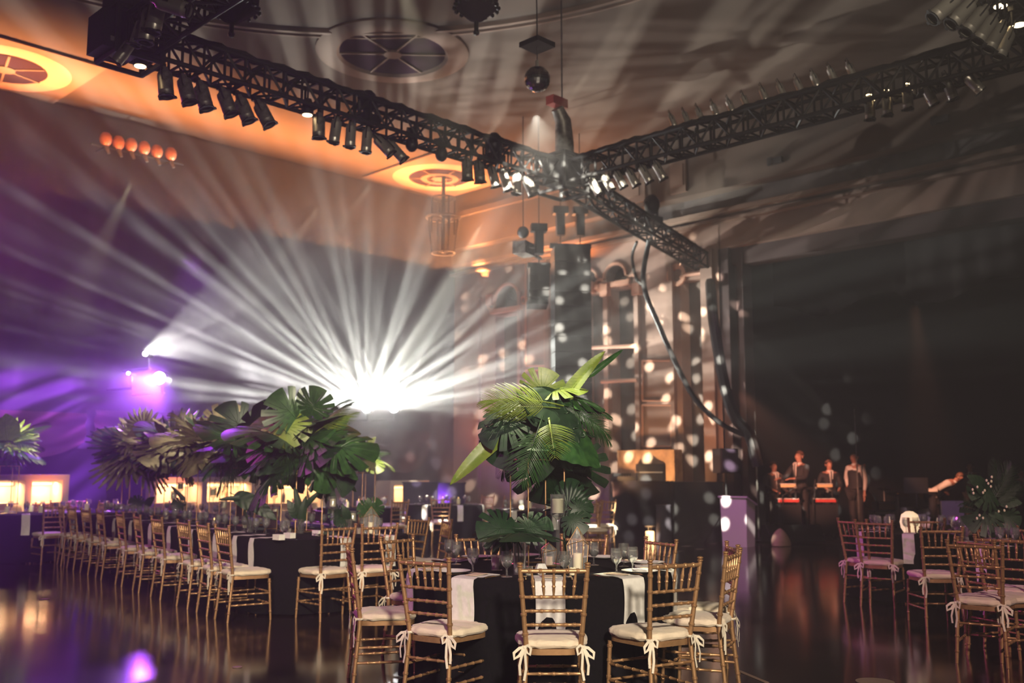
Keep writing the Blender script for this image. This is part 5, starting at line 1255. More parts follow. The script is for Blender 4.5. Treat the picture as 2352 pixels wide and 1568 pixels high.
c = RT2 + rtf(-.55, .1); t = empty('tropical_centerpiece', (c.x, c.y, .764), 0, 'dark leafy arrangement with small pale buds at the right frame edge', 'flower arrangement')
d = depth(c)
for b_, tp, kd in (((2270, 1130), (2235, 1085), 'heart'), ((2275, 1140), (2215, 1140), 'palm'), ((2290, 1120), (2300, 1060), 'palm'), ((2290, 1160), (2345, 1110), 'palm'), ((2290, 1170), (2230, 1190), 'monstera'), ((2295, 1180), (2345, 1190), 'monstera'), ((2280, 1150), (2340, 1060), 'palm_b'), ((2290, 1140), (2240, 1120), 'monstera'), ((2300, 1150), (2350, 1150), 'heart')):
    leaf(kd, M_leafd, atd(*b_, d), atd(*tp, d - .1), t, (-FW[0], -FW[1], .6), .1, 1.1)
m = MB(); r_ = random.Random(2)
for px, py in ((2278, 1095), (2266, 1103), (2277, 1105), (2270, 1110), (2276, 1117), (2262, 1126), (2258, 1131), (2236, 1132), (2234, 1124), (2245, 1118), (2294, 1174), (2307, 1172), (2312, 1163), (2250, 1183), (2244, 1190), (2258, 1189)):
    p = atd(px, py, d - .12); m.ball(tuple(p - t.location), .010, 8, sq=(1, 1, 1.4))
m.build('flower_buds', M_wax, t)
MB().tube([(0, 0, 0), (0, 0, .25), tuple(atd(2285, 1140, d) - t.location)], .012, 6).build('stem', M_leafd, t)
spot('pin_spot', (c.x + .3, c.y - 2.6, ZT), (c.x, c.y, 1.3), 160, 14, (1, .88, .6), .7, .03)
# ------------------------------------------------------------------ lit bars along the back wall
def back_bar(px0, px1, ytop, lb, dark_end=None, n=2):
    a = aty(px0, ytop, YB - 1.4); b = aty(px1, ytop, YB - 1.4); w_ = b.x - a.x; h = a.z
    t = empty('back_bar', (a.x + w_ / 2, YB - 1.1, 0), 0, lb, 'bar')
    MB().box((0, 0, h - .05), (w_, .62, .10)).build('top_shelf', M_bar, t, smooth=False)
    m = MB().box((0, .28, h / 2), (w_, .04, h)); m.build('back_panel', M_bar, t, smooth=False)
    for i in range(n + 1):
        x = -w_ / 2 + w_ * i / n; MB().box((min(max(x, -w_ / 2 + .06), w_ / 2 - .06), -.02, h / 2 - .05), (.12, .56, h - .1)).build('upright', M_bar, t, smooth=False)
    for i in range(n):
        x = -w_ / 2 + w_ * (i + .5) / n; ww = w_ / n - .2
        MB().box((x, .22, h - .17), (ww, .05, .05)).build('light_strip', M_barlit, t, smooth=False)
        MB().box((x, .05, h - .52), (ww, .40, .03)).build('shelf', M_bar, t, smooth=False)
    MB().box((0, -.32, .36), (w_, .05, .50)).build('front_panel', M_bar, t, smooth=False)
    for i in range(max(1, n)):
        x = a.x + w_ * (i + .5) / n
        area('bar_light', (x, YB - 1.10, h - .14), (x, YB - 1.0, 0), 20, w_ / n - .3, .08, (1, .56, .27))
    r_ = random.Random(int(px0))
    for k in range(int(w_ / .55)):
        x = a.x + .25 + k * .55 + r_.uniform(-.1, .1); hh = r_.uniform(.2, .3)
        o = MB().lathe([(0, 0), (.035, 0), (.037, .01), (.037, hh * .6), (.014, hh * .78), (.012, hh), (0, hh)], 10).build('bottle', rnd.choice([M_brass, M_blk, M_leafd]), loc=(x, YB - 1.05, h - .505))
        tag(o, 'bottle on the lit shelf of ' + lb.split(',')[0], 'bottle', 'bottles on the ' + lb.split(',')[0])
    return t
back_bar(-30, 160, 1090, 'glowing white bar at the far left, by the wall', n=2)
back_bar(342, 590, 1096, 'long glowing white bar behind the pale palms, left section', n=2)
back_bar(600, 748, 1102, 'glowing white bar section with violet tinted end, behind the big monstera', n=1)
back_bar(897, 985, 1104, 'short glowing bar half hidden behind a dark cabinet, near the corner', n=1)
spot('violet_panel_light', (13.0, YB - 4.5, 2.6), (14.4, YB - 1.2, 1.1), 70, 30, (.6, .15, 1), .6)
spot('violet_drape_light', (15.5, YB - 3.0, .6), (16.5, YB, 3.4), 260, 60, (.42, .10, 1), .8, .1)
spot('violet_drape_light', (16.6, 16.2, .8), (XS, 18.6, 3.0), 420, 80, (.62, .22, .85), .9, .1)
def pbox(px0, px1, yt, yb, name, lb, cat, m_=M_blk, dp=.6, yaw=None, d=None):
    c = atz((px0 + px1) / 2, yb, 0) if d is None else atd((px0 + px1) / 2, yb, d); dd = depth(c); w_ = (px1 - px0) / F * dd; h = atd(0, yt, dd).z
    t = empty(name, (c.x, c.y, 0), HEAD - math.pi / 2 if yaw is None else yaw, lb, cat)
    MB().box((0, dp / 2, h / 2), (w_, dp, h)).build('body', m_, t, smooth=False)
    MB().box((0, dp / 2, h), (w_ + .04, dp + .04, .03)).build('top', m_, t, smooth=False); return t, w_, h, dd
M_indigo = mat('indigo_drape', (.030, .018, .060), .8)
pbox(1005, 1065, 1110, 1190, 'draped_cabinet', 'dark indigo cabinet before the stage wall corner, right of the far tables', 'cabinet', M_indigo, d=23.5)
pbox(925, 1003, 1108, 1188, 'draped_cabinet', 'dark indigo cabinet hiding part of the short bar', 'cabinet', M_indigo, d=23.2)
pbox(242, 332, 1095, 1180, 'draped_cabinet', 'dark violet counter between the two left bars', 'cabinet', M_indigo, d=19.6)
# ------------------------------------------------------------------ equipment tables left of the stage
t, w_, h, dd = pbox(1412, 1546, 1106, 1240, 'equipment_table', 'table draped in black cloth before the glowing stone ledge', 'table', M_cloth, .6)
eqd = dd
p = atd(1493, 1105, dd + .35); t = empty('equipment_rack', (p.x, p.y, h + .015), HEAD - math.pi / 2, 'black double equipment case on the draped table', 'case')
MB().box((0, 0, .09), (.56, .4, .17)).build('lower_case', M_blk, t, smooth=False); MB().box((0, 0, .28), (.56, .4, .17)).build('upper_case', M_blk, t, smooth=False); MB().box((0, -.19, .185), (.5, .03, .02)).build('latch_strip', M_silver, t)
p = atd(1432, 1105, dd + .35); t = empty('mixing_desk', (p.x, p.y, h + .015), HEAD - math.pi / 2 + .2, 'low black mixing desk at the left end of the draped table', 'mixer')
MB().box((0, 0, .05), (.42, .4, .10)).box((0, .12, .12), (.4, .12, .1)).build('console', M_blk, t); m = MB()
for i in range(6): m.box((-.15 + i * .06, -.1, .105), (.02, .03, .02))
m.build('faders', M_silver, t)
pbox(1552, 1662, 1108, 1245, 'road_case', 'row of black road cases right of the draped table', 'case', M_blk, .5)
pbox(1672, 1760, 1112, 1240, 'road_case', 'black cases behind the white lectern', 'case', M_blk, .3)
p = atz(1524, 1244, 0); t = empty('bar_stool', p + rtf(0, -.1), 0, 'pale drum stool in front of the draped table', 'stool')
MB().lathe([(0, 0), (.16, 0), (.17, .03), (.15, .72), (.17, .76), (0, .77)], 20).build('drum', mat('grey_vinyl', (.10, .09, .11), .6), t)
p = atz(1490, 1243, 0) + rtf(0, -.2); t = empty('floor_lantern', p, .3, 'glowing amber lantern on the floor before the draped table', 'lantern')
MB().lathe([(0, 0), (.085, 0), (.09, .02), (.09, .20), (.085, .22), (0, .22)], 16).build('shade', mat('amber_glow', (1, .6, .3), .5, emis=(1, .50, .20), estr=2.6), t)
MB().box((0, 0, .32), (.17, .17, .02)).build('lid', M_brass, t); MB().tube([(.08, 0, .2), (.08, 0, .32)], .006, 5).tube([(-.08, 0, .2), (-.08, 0, .32)], .006, 5).build('frame', M_brass, t)
# speaker on a stand
p = atz(1646, 1240, 0) + rtf(0, -1.1); d = depth(p); t = empty('loudspeaker', (p.x, p.y, atd(1646, 1086, d).z), HEAD - math.pi / 2 + .25, 'black loudspeaker on a tripod stand left of the stage opening', 'speaker')
hh = atd(0, 1030, d).z - atd(0, 1086, d).z
MB().box((0, 0, hh / 2), (.40, .36, hh), taper=1).build('cabinet', M_blk, t); MB().box((0, -.185, hh / 2), (.36, .02, hh * .92)).build('grille', mat('violet_black_grille', (.05, .03, .06), .6), t)
t = empty('speaker_stand', (p.x, p.y, 0), 0, 'thin black tripod stand under the loudspeaker', 'stand'); zt = atd(1646, 1086, d).z
MB().tube([(0, 0, .3), (0, 0, zt)], .02, 8).build('pole', M_blk, t)
for k in range(3): a = k * 2.094; MB().tube([(0, 0, .75), (.45 * math.cos(a), .45 * math.sin(a), .01)], .014, 6).build('leg', M_blk, t)
# white lectern
p = atz(1697, 1254, 0); d = depth(p); t = empty('lectern', p, HEAD - math.pi / 2 - .62, 'tall white acrylic lectern with slanted top, lit pink and violet', 'lectern')
hh = atd(0, 1143, d).z
V = [(-.25, -.2, 0), (.25, -.2, 0), (.25, .2, 0), (-.25, .2, 0), (-.27, -.22, hh + .0), (.27, -.22, hh), (.27, .22, hh - .14), (-.27, .22, hh - .14)]
MB().add(V, [(3, 2, 1, 0), (4, 5, 6, 7), (0, 1, 5, 4), (1, 2, 6, 5), (2, 3, 7, 6), (3, 0, 4, 7)]).build('body', M_white, t, smooth=False)
MB().add([(-.3, -.25, hh + .01), (.3, -.25, hh + .01), (.3, .26, hh - .15), (-.3, .26, hh - .15), (-.3, -.25, hh + .04), (.3, -.25, hh + .04), (.3, .26, hh - .12), (-.3, .26, hh - .12)], [(3, 2, 1, 0), (4, 5, 6, 7), (0, 1, 5, 4), (1, 2, 6, 5), (2, 3, 7, 6), (3, 0, 4, 7)]).build('reading_top', M_white, t, smooth=False)
spot('lectern_wash', tuple(p + rtf(-1.0, -3.0, 4.2)), tuple(p + Vector((0, 0, .5))), 420, 20, (.85, .25, .75), .5, .05)
spot('chair_wash', tuple(atz(1300, 1230, 0) + Vector((0, 0, 4.6))), tuple(atz(1370, 1195, 0) + Vector((0, 0, .5))), 650, 26, (.9, .16, .6), .5, .05)
# ------------------------------------------------------------------ people
def skin_obj(name, J, E_, mt, parent, loc, rz, sub=1):
    """J: {name: ((x,y,z), r or (rx,ry))}; E_: edges; one continuous surface grown round the joints"""
    ks = list(J); me = bpy.data.meshes.new(name); me.from_pydata([J[k][0] for k in ks], [(ks.index(a), ks.index(b)) for a, b in E_], [])
    o = bpy.data.objects.new(name, me); COL.objects.link(o); me.materials.append(mt)
    md = o.modifiers.new('skin', 'SKIN'); md.use_smooth_shade = True; md.branch_smoothing = .4
    if not me.skin_vertices: me.attributes
    sv = me.skin_vertices[0].data
    for i, k in enumerate(ks):
        r = J[k][1]; sv[i].radius = (r, r) if not isinstance(r, tuple) else r
        sv[i].use_root = (k == ks[0])
    ss = o.modifiers.new('smooth', 'SUBSURF'); ss.levels = sub; ss.render_levels = sub
    o.parent = parent
    return o
def person(px, yfoot_d, H_, yaw, lb, top='suit', arms='down', head_turn=0, bendf=0.0, trousers=M_suit, z0=.06, hair=M_hair, lean=0.0, legs='stand'):
    """px column, d depth; H_ height; yaw: facing (0 = towards the camera)"""
    p = atd(px, 1200, yfoot_d); t = empty('person', (p.x, p.y, z0), HEAD - math.pi / 2 + yaw, lb, 'person'); s = H_ / 1.78
    jacket = {'suit': M_suit, 'brown': M_suitb, 'shirt': M_shirt, 'vest': M_shirt}[top]
    # local: +x right in picture (for yaw 0), -y towards the camera (front of the body)
    c, sn = math.cos(bendf), math.sin(bendf)
    def up(x, y, z):                              # torso points, bent forward about the hips
        dz = z - .95; return ((x) * s, (y * c - dz * sn) * s, (.95 + dz * c + y * sn * 0) * s)
    J = {'pelvis': (up(0, 0, .95), .13 * s), 'waist': (up(0, 0, 1.08), (.125 * s, .10 * s)), 'chest': (up(0, -.01, 1.30), (.16 * s, .11 * s)), 'upchest': (up(0, 0, 1.43), (.13 * s, .09 * s)),
         'neck': (up(0, -.005, 1.505), .056 * s), 'chin': (up(0, -.032, 1.565), .068 * s), 'head': (up(0, -.018, 1.655), .098 * s), 'crown': (up(0, -.005, 1.725), .080 * s), 'nose': (up(0, -.122, 1.625), .015 * s)}
    E_ = [('pelvis', 'waist'), ('waist', 'chest'), ('chest', 'upchest'), ('upchest', 'neck'), ('neck', 'chin'), ('chin', 'head'), ('head', 'crown'), ('head', 'nose')]
    poses = {'down': ((.24, .02, 1.16), (.25, -.05, .90)), 'front': ((.26, .0, 1.18), (.14, -.26, 1.08)), 'play': ((.25, .02, 1.16), (.20, -.28, 1.02)), 'reach': ((.27, -.16, 1.20), (.18, -.44, 1.18)), 'hip': ((.34, .10, 1.18), (.22, .0, 1.0)), 'point': ((.28, -.18, 1.3), (.24, -.42, 1.42))}
    if isinstance(arms, str): arms = (arms, arms)
    limb = {}
    for sd, nm, ps in ((-1, 'l', arms[0]), (1, 'r', arms[1])):
        el, wr = poses[ps]
        if ps == 'hip' : pass
        J['sh' + nm] = (up(sd * .175, 0, 1.43), .062 * s); J['el' + nm] = (up(sd * el[0], el[1], el[2]), .042 * s); J['wr' + nm] = (up(sd * wr[0], wr[1], wr[2]), .028 * s)
        w_ = Vector(J['wr' + nm][0]); e = Vector(J['el' + nm][0]); dr = (w_ - e).normalized(); hd = w_ + dr * .07 * s; J['hand' + nm] = (tuple(hd), (.038 * s, .022 * s))
        E_ += [('upchest', 'sh' + nm), ('sh' + nm, 'el' + nm), ('el' + nm, 'wr' + nm), ('wr' + nm, 'hand' + nm)]
        sdv = dr.cross(Vector((0, 0, 1))); sdv = sdv.normalized() if sdv.length > .1 else Vector((1, 0, 0))
        for f in range(4):
            k = (f - 1.5) * .018 * s; ln = (.062, .072, .07, .055)[f] * s; b1 = hd + sdv * k + dr * .03 * s; t1 = hd + sdv * k * 1.15 + dr * (.03 * s + ln) + Vector((0, 0, -.02 * s))
            J['f%s%d' % (nm, f)] = (tuple(b1), .009 * s); J['g%s%d' % (nm, f)] = (tuple(t1), .008 * s); E_ += [('hand' + nm, 'f%s%d' % (nm, f)), ('f%s%d' % (nm, f), 'g%s%d' % (nm, f))]
        tb = w_ + dr * .03 * s + sdv * sd * -.035 * s; J['th' + nm] = (tuple(tb), .011 * s); J['tt' + nm] = (tuple(tb + dr * .045 * s + sdv * sd * -.012 * s), .009 * s); E_ += [('wr' + nm, 'th' + nm), ('th' + nm, 'tt' + nm)]
        ft = .10 if legs == 'stand' else .13
        J['hip' + nm] = ((sd * .09 * s, 0, .90 * s), .09 * s); J['kn' + nm] = ((sd * ft * s, -.02 * s, .50 * s), .058 * s); J['an' + nm] = ((sd * (ft + .01) * s, .02 * s, .09 * s), .04 * s); J['toe' + nm] = ((sd * (ft + .03) * s, -.14 * s, .035 * s), .035 * s)
        E_ += [('pelvis', 'hip' + nm), ('hip' + nm, 'kn' + nm), ('kn' + nm, 'an' + nm), ('an' + nm, 'toe' + nm)]
    skin_obj('body', J, E_, M_skin, t, None, 0)
    # clothes
    def fat(keys, k, add=.008): return {q: (J[q][0], tuple(r * k + add for r in (J[q][1] if isinstance(J[q][1], tuple) else (J[q][1],) * 2))) for q in keys}
    cl = {}
    body = ['waist', 'chest', 'upchest', 'pelvis']; av = ['shl', 'ell', 'shr', 'elr']
    C_ = fat(body + av, 1.10, .014)
    for nm in 'lr':
        w_ = Vector(J['wr' + nm][0]); e = Vector(J['el' + nm][0]); C_['cuff' + nm] = (tuple(w_.lerp(e, .12)), .040 * s)
    C_['hem'] = (up(0, 0, .84), (.165 * s, .125 * s)) if top in ('suit', 'brown') else (up(0, 0, .93), (.14 * s, .11 * s))
    skin_obj('jacket' if top in ('suit', 'brown') else 'shirt', C_, [('waist', 'chest'), ('chest', 'upchest'), ('waist', 'pelvis'), ('pelvis', 'hem'), ('upchest', 'shl'), ('shl', 'ell'), ('ell', 'cuffl'), ('upchest', 'shr'), ('shr', 'elr'), ('elr', 'cuffr')], jacket, t, None, 0)
    if top == 'vest':
        skin_obj('waistcoat', {'waist': (J['waist'][0], (.168 * s, .145 * s)), 'chest': (J['chest'][0], (.21 * s, .16 * s)), 'upchest': (up(0, .01, 1.40), (.15 * s, .13 * s)), 'hem': (up(0, 0, .98), (.17 * s, .145 * s))}, [('waist', 'chest'), ('chest', 'upchest'), ('waist', 'hem')], M_suit, t, None, 0)
    if top in ('suit', 'brown'):
        m = MB(); m.add([up(-.05, -.150, 1.50), up(.05, -.150, 1.50), up(.015, -.165, 1.12), up(-.015, -.165, 1.12), up(-.05, -.10, 1.52), up(.05, -.10, 1.52)], [(0, 3, 2, 1), (4, 0, 1, 5)]); m.build('shirt_front', M_shirt, t, smooth=False)
        m = MB(); m.add([up(-.014, -.158, 1.49), up(.014, -.158, 1.49), up(.020, -.175, 1.15), up(0, -.177, 1.11), up(-.020, -.175, 1.15)], [(0, 4, 3, 2, 1)]); m.build('tie', M_blk, t, smooth=False)
    m = MB(); m.lathe([(.074 * s, -.03 * s), (.064 * s, .012 * s), (.056 * s, .015 * s)], 14, None, Matrix.Translation(up(0, -.005, 1.495))); m.build('collar', M_shirt, t)
    T_ = fat(['pelvis', 'hipl', 'knl', 'anl', 'hipr', 'knr', 'anr'], 1.12, .012)
    skin_obj('trousers', T_, [('pelvis', 'hipl'), ('hipl', 'knl'), ('knl', 'anl'), ('pelvis', 'hipr'), ('hipr', 'knr'), ('knr', 'anr')], trousers, t, None, 0)
    for nm in 'lr':
        a = J['an' + nm][0]; b = J['toe' + nm][0]; MB().tube([(a[0], a[1] + .05 * s, .04), (a[0], a[1], .045), (b[0], b[1], .035), (b[0], b[1] - .04 * s, .028)], [.04 * s, .05 * s, .045 * s, .025 * s], 10, flat=.75).build('shoe', M_blk, t)
    hc = Vector(up(0, .004, 1.668)); m = MB(); n = 20
    def hairf(u, v):
        a = 2 * math.pi * u; e = math.pi * .5 - v * (1.05 + .95 * (.5 + .5 * math.sin(a)) ** 1.2); r = .090 * s * (1 + .03 * math.sin(a * 7 + v * 9)) * (1 - .16 * v * max(0, -math.sin(a)))
        return tuple(hc + Vector((r * math.cos(e) * math.cos(a), r * 1.10 * math.cos(e) * math.sin(a), r * 1.08 * math.sin(e))))
    m.grid(hairf, n, 8, closeu=True); m.build('hair', hair, t)
    m = MB()
    for sd in (-1, 1): m.ball(up(sd * .078, .0, 1.635), .022 * s, 8, sq=(.5, 1, 1.5))
    m.build('ears', M_skin, t)
    m = MB()
    for sd in (-1, 1): m.ball(up(sd * .030, -.094, 1.650), .010 * s, 8)
    m.build('eyes', M_blk, t); m = MB(); m.tube([up(-.024, -.090, 1.580), up(0, -.098, 1.578), up(.024, -.090, 1.580)], .006 * s, 6); m.build('mouth', mat('lips', (.35, .10, .08), .5), t)
    return t
def ped(px, ytop, H_, z0=.06):                    # depth at which a person of height H_ has the top of the head at ytop
    for k in range(400):
        d = 16 + k * .03
        if atd(px, ytop, d).z >= H_ + z0: return d
    return 22
P1 = ped(1781, 1072, 1.62); P2 = ped(1838, 1046, 1.86); P3 = ped(1908, 1070, 1.66); P4 = ped(1967, 1052, 1.84)
person(1781, P1, 1.62, .25, 'man in a brown jacket and tie looking down at the left end of the band', 'brown', ('front', 'play'), trousers=M_suitb)
person(1842, P2, 1.86, -1.0, 'tall man in a dark suit turned left, holding a keyboard, seen from the side', 'suit', 'reach', hair=mat('auburn_hair', (.16, .06, .03), .6))
person(1909, P3, 1.66, 0.0, 'smiling man in a dark suit and tie facing forward behind a red lit keyboard', 'suit', 'front', hair=mat('cropped_hair', (.14, .07, .05), .6))
person(1970, P4, 1.84, -1.05, 'person in white shirt sleeves and dark waistcoat standing turned left, arms down', 'vest', ('hip', 'down'), trousers=M_suit)
t = person(2146, 21.4, 1.70, .9, 'person in a white shirt bending forward over the stage gear at the right', 'shirt', 'front', bendf=1.0, hair=mat('sandy_hair', (.20, .09, .05), .6))
person(2236, 22.6, 1.62, -.5, 'person in dark clothes raising a hand behind the plant at the right', 'suit', ('point', 'down'))
person(2352, 22.5, 1.45, .1, 'person in dark clothes cut by the right frame edge', 'suit', 'down')
# warm stage light on the players
spot('stage_key', tuple(atd(1700, 900, 16.5)), tuple(atd(1880, 1130, 22)), 3200, 20, (1, .40, .26), .6, .1)
spot('stage_key', tuple(atd(2100, 700, 17)), tuple(atd(2150, 1140, 22)), 2200, 16, (1, .42, .25), .6, .1)
# keyboards on stands
for i, (px, nm) in enumerate(((1808, 'left, beside the tall man'), (1892, 'right, before the smiling man'))):
    d = 21.2; p = atd(px, 1150, d); t = empty('keyboard_stand', (p.x, p.y, .06), HEAD - math.pi / 2, 'two-tier black keyboard stand, ' + nm, 'stand')
    m = MB()
    for sx in (-.2, .2): m.tube([(sx, .15, 0), (sx * .9, -.05, 1.22)], .018, 6); m.tube([(sx, -.2, 0), (sx, .15, .6)], .018, 6)
    m.build('stand_legs', M_blk, t)
    MB().box((0, 0, .40), (.5, .3, .6)).build('front_cloth', M_black, t, smooth=False)
    for z, y, mt, wd, kk in ((atd(px, 1146, d).z - .06, 1146, M_keys, .30, 'lower'), (atd(px, 1112, d).z - .06, 1112, M_keysy, .22, 'upper')):
        t2 = empty('keyboard', (p.x, p.y, .06 + z - .03), HEAD - math.pi / 2, '%s keyboard on the %s stand' % ('red lit lower' if kk == 'lower' else 'cream lit upper', nm), 'keyboard')
        MB().box((0, .02, 0), (wd * 1.5, .26, .07)).build('case', M_blk, t2, smooth=False); MB().box((0, -.116, .0), (wd * 1.45, .012, .055)).build('front_strip', mt, t2, smooth=False)
        m = MB()
        for q in range(22): m.box((-wd * .7 + q * wd * 1.4 / 21, -.05, .04), (wd * 1.4 / 24, .12, .012))
        m.build('white_keys', M_linen, t2, smooth=False)
        m = MB()
        for q in range(21):
            if q % 7 not in (2, 6): m.box((-wd * .7 + (q + .5) * wd * 1.4 / 21, -.02, .05), (wd * .6 / 24, .07, .014))
        m.build('black_keys', M_blk, t2, smooth=False)
# upright bass behind the waistcoat person
d = P4 + .35; p = atd(1992, 1150, d); t = empty('upright_bass', (p.x, p.y, .08), HEAD - math.pi / 2, 'amber upright bass leaning behind the person in the waistcoat', 'double bass'); t.rotation_euler = (-.05, -.04, HEAD - math.pi / 2)
def bass(u, v):
    w_ = .28 * (1 - .35 * math.exp(-((v - .52) / .09) ** 2)) * (math.sin(math.pi * min(1, max(0, v * .97 + .02))) ** .4) * (1 if v < .5 else .82); a = 2 * math.pi * u
    return (w_ * math.cos(a), .09 * math.copysign(abs(math.sin(a)) ** .4, math.sin(a)), .10 + v * .85)
MB().grid(bass, 24, 24, closeu=True).build('body', M_wood, t); MB().tube([(0, -.1, .75), (0, -.12, 1.35)], .022, 8).build('neck', M_wood, t)
MB().tube([(0, -.12, 1.35), (0, -.13, 1.47), (0, -.16, 1.50), (0, -.18, 1.47)], .028, 8).build('scroll', M_wood, t); MB().tube([(0, 0, 0), (0, 0, .12)], .008, 6).build('endpin', M_blk, t)
# amplifiers, drums and cymbals
def amp(px0, px1, yt, yb, d, lb, lit=True):
    c = atd((px0 + px1) / 2, yb, d); w_ = (px1 - px0) / F * d; z0 = max(.06, c.z); h = atd(0, yt, d).z - z0; t = empty('amplifier', (c.x, c.y, z0), HEAD - math.pi / 2, lb, 'amplifier')
    MB().box((0, 0, h / 2), (w_, .35, h)).build('cabinet', M_blk, t, smooth=False); m = MB()
    for k in range(7): m.box((0, -.18, h * (.15 + .10 * k)), (w_ * .9, .012, h * .045))
    m.build('grille', mat('amber_lit_grille', (.45, .26, .10), .5), t, smooth=False); MB().box((0, -.18, h * .92), (w_ * .9, .02, h * .08)).build('panel', M_silver, t, smooth=False); return t  # amber light on the grille slats put into their colour
amp(2003, 2052, 1172, 1228, 21.5, 'amber lit amplifier behind the violet lit chair')
amp(2010, 2050, 1152, 1171, 21.8, 'small pale topped amplifier stacked on the amber lit one')
def cymbal(px, py, d, r, lb, tilt=.2):
    p = atd(px, py, d); t = empty('cymbal', (p.x, p.y, .06), HEAD - math.pi / 2, lb, 'cymbal'); z = p.z - .06
    MB().lathe([(0, .025), (.03, .022), (.04, .008), (r, -.01), (r, -.013), (.04, .004), (0, .02)], 24, None, Matrix.Translation((0, 0, z)) @ Matrix.Rotation(tilt, 4, 'X')).build('cymbal_disc', M_cym, t)
    MB().tube([(0, 0, .3), (0, 0, z)], .01, 6).build('pole', M_silver, t)
    for k in range(3): a = k * 2.094; MB().tube([(0, 0, .35), (.25 * math.cos(a), .25 * math.sin(a), 0)], .008, 5).build('leg', M_silver, t)
cymbal(2062, 1134, 21.6, .24, 'bronze cymbal on a stand, left one of the drum kit'); cymbal(2140, 1140, 21.6, .26, 'bronze cymbal tilted on its stand, right one of the drum kit', .5); cymbal(2030, 1122, 22.4, .15, 'small bronze cymbal at the back of the drum kit')
p = atd(2112, 1225, 21.9); t = empty('bass_drum', (p.x, p.y, .34), HEAD - math.pi / 2, 'bass drum catching white and violet light on the stage', 'drum')
T_ = Matrix.Rotation(math.pi / 2, 4, 'X')
MB().lathe([(.27, -.18), (.28, -.18), (.28, .18), (.27, .18)], 28, None, T_).build('shell', M_blk, t); MB().disc((0, 0, .17), .268, 28, None, T_, h=.005).build('drum_head', M_white, t); MB().ring((0, 0, .18), .275, .014, 28, 6, None, T_).build('hoop', M_silver, t)
MB().tube([(-.24, 0, -.1), (-.32, -.05, -.28)], .01, 5).tube([(.24, 0, -.1), (.32, -.05, -.28)], .01, 5).build('spurs', M_silver, t)
for i, (px, py, r) in enumerate(((2085, 1165, .16), (2135, 1168, .17))):
    p = atd(px, py, 21.8); t = empty('tom_drum', (p.x, p.y, .06), HEAD - math.pi / 2, 'small drum on a stand beside the bass drum, %s one' % ('left' if i == 0 else 'right'), 'drum'); z = p.z - .06
    MB().lathe([(0, z - .12), (r, z - .12), (r, z), (r * .97, z + .005), (0, z + .005)], 22).build('shell', M_silver, t); MB().tube([(0, 0, 0), (0, 0, z - .1)], .015, 6).build('post', M_silver, t)
spot('drum_wash', tuple(atd(2040, 900, 18)), tuple(atd(2110, 1180, 21.8)), 240, 10, (.9, .6, .9), .6, .05)
# lilac lectern panel at the right, music stand, microphone stands, monitors
d = 18.2; p = atd(2190, 1218, d); z1_ = atd(0, 1150, d).z; t = empty('lilac_lectern', (p.x, p.y, 0), HEAD - math.pi / 2, 'lilac lit flat fronted stand near the bending person', 'stand')
MB().box((0, 0, z1_ / 2 + .25), (50 / F * d, .05, z1_ - .5 + 0)).build('panel', M_white, t, smooth=False); MB().tube([(0, .03, 0), (0, .03, z1_ - .1)], .02, 8).disc((0, .03, 0), .25, 20, h=.02).build('post', M_blk, t)
spot('lilac_wash', tuple(p + rtf(-.6, -3.5, 2.8)), (p.x, p.y, 1.0), 60, 16, (.80, .40, .95), .6, .05)
for i, (px, yt, d) in enumerate(((1742, 948, 21.0), (1974, 945, 21.5))):
    p = atd(px, 1200, d); z = atd(0, yt, d).z; t = empty('tall_light_pole', (p.x, p.y, .06 if i else .03), 0, 'very tall thin pole standing on the stage, %s' % ('by the blue curtain' if i == 0 else 'behind the person in the waistcoat'), 'pole')
    MB().tube([(0, 0, 0), (0, 0, z * .6)], .018, 6).tube([(0, 0, z * .6), (0, 0, z)], .012, 6).build('pole', M_dkcan, t); MB().disc((0, 0, 0), .22, 20, h=.03).build('base', M_blk, t); MB().ball((0, 0, z * .6), .028, 8).build('collar', M_silver, t)
for i, (px, py, d) in enumerate(((1797, 1120, 21.0), (1866, 1122, 20.9), (1922, 1130, 21.0))):
    p = atd(px, py, d); t = empty('microphone_stand', (p.x, p.y, .06), HEAD - math.pi / 2 + i, 'thin microphone stand among the players, %s from the left' % ORD[i], 'microphone stand')
    MB().tube([(0, 0, .02), (0, 0, p.z - .2)], .01, 6).tube([(0, 0, p.z - .22), (.25, 0, p.z - .06)], .008, 6).build('pole', M_blk, t); MB().disc((0, 0, 0), .14, 16, h=.02).build('base', M_blk, t); MB().ball((.27, 0, p.z - .05), .028, 8, sq=(1.3, 1, 1)).build('microphone', M_silver, t)
for i, (px, d) in enumerate(((1790, 20.4), (1852, 20.5))):
    p = atd(px, 1230, d); t = empty('stage_monitor', (p.x, p.y, .06), HEAD - math.pi / 2 + .2, 'black wedge stage monitor on the floor before the band, %s one' % ('left' if i == 0 else 'right'), 'speaker')
    MB().add([(-.3, -.2, 0), (.3, -.2, 0), (.3, .2, 0), (-.3, .2, 0), (-.3, .0, .32), (.3, .0, .32), (.3, .2, .3), (-.3, .2, .3), (-.3, -.2, .08), (.3, -.2, .08)], [(3, 2, 1, 0), (0, 1, 9, 8), (8, 9, 5, 4), (4, 5, 6, 7), (2, 3, 7, 6), (1, 2, 6, 5, 9), (3, 0, 8, 4, 7)]).build('cabinet', M_blk, t, smooth=False)
p = atd(1792, 1216, 19.9); t = empty('orange_lit_cloth_lump', (p.x, p.y, .0), .4, 'crumpled cloth catching orange light on the floor before the band', 'cloth')
r_ = random.Random(4)
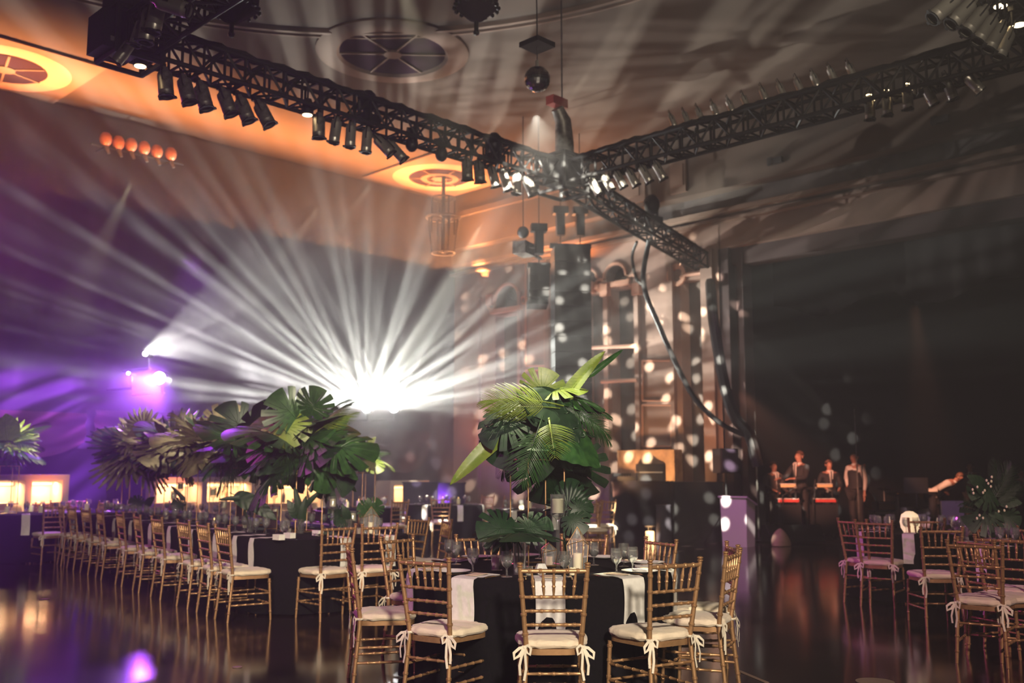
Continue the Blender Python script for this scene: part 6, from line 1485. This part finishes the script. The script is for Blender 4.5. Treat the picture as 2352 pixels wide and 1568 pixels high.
def lump(u, v):
    a = 2 * math.pi * u; r = .26 * math.cos(v * math.pi / 2) * (1 + .12 * math.sin(a * 3 + v * 4)); return (r * math.cos(a), r * .7 * math.sin(a), .01 + .30 * math.sin(v * math.pi / 2) * (1 + .1 * math.sin(a * 2)))
MB().grid(lump, 28, 10, closeu=True).build('folds', mat('canvas_lit_warm', (.42, .28, .20), .8), t)  # warm orange light put into the cloth's colour
t = empty('music_stand', atd(2108, 1200, 21.0).xy.to_3d() + Vector((0, 0, .06)), HEAD - math.pi / 2, 'black music stand behind the lilac lit stand', 'stand')
MB().tube([(0, 0, 0), (0, 0, 1.0)], .01, 6).disc((0, 0, 0), .2, 16, h=.02).build('post', M_blk, t); MB().box((0, 0, 1.1), (.5, .03, .32), None, Matrix.Rotation(-.0, 4, 'X')).build('desk', M_blk, t, smooth=False)
# small things on the floor: worn tape marks, painted line, socket covers
M_tape = mat('worn_tape', (.20, .13, .10), .6); M_groove = mat('floor_inlay', (.10, .075, .06), .5)
def strip_(p0, p1, w_, name, lb, cat, mt):
    p0 = atz(*p0, .0); p1 = atz(*p1, .0); d = (p1 - p0).normalized(); n_ = Vector((-d.y, d.x, 0)) * w_ / 2; V = [p0 - n_, p1 - n_, p1 + n_, p0 + n_]
    m = MB(); m.add([(q.x, q.y, .0015) for q in V] + [(q.x, q.y, .004) for q in V], [(4, 5, 6, 7), (0, 1, 5, 4), (1, 2, 6, 5), (2, 3, 7, 6), (3, 0, 4, 7)]); o = m.build(name, mt, smooth=False); tag(o, lb, cat)
strip_((1690, 1538), (1762, 1568), .035, 'floor_tape', 'pale strip of tape on the dark floor at the bottom, right of the near chairs', 'tape', M_tape)
def cover(px, py, r, lb):
    p = atz(px, py, 0); o = MB().disc((0, 0, 0), r, 28, h=.004).build('floor_cover', M_tape, loc=(p.x, p.y, .001)); tag(o, lb, 'floor cover')
cover(545, 1532, .035, 'small round metal cover in the floor left of the near chairs'); cover(102, 1376, .055, 'small round metal cover in the floor at the far left'); cover(2010, 1566, .13, 'round metal cover in the floor at the bottom right')
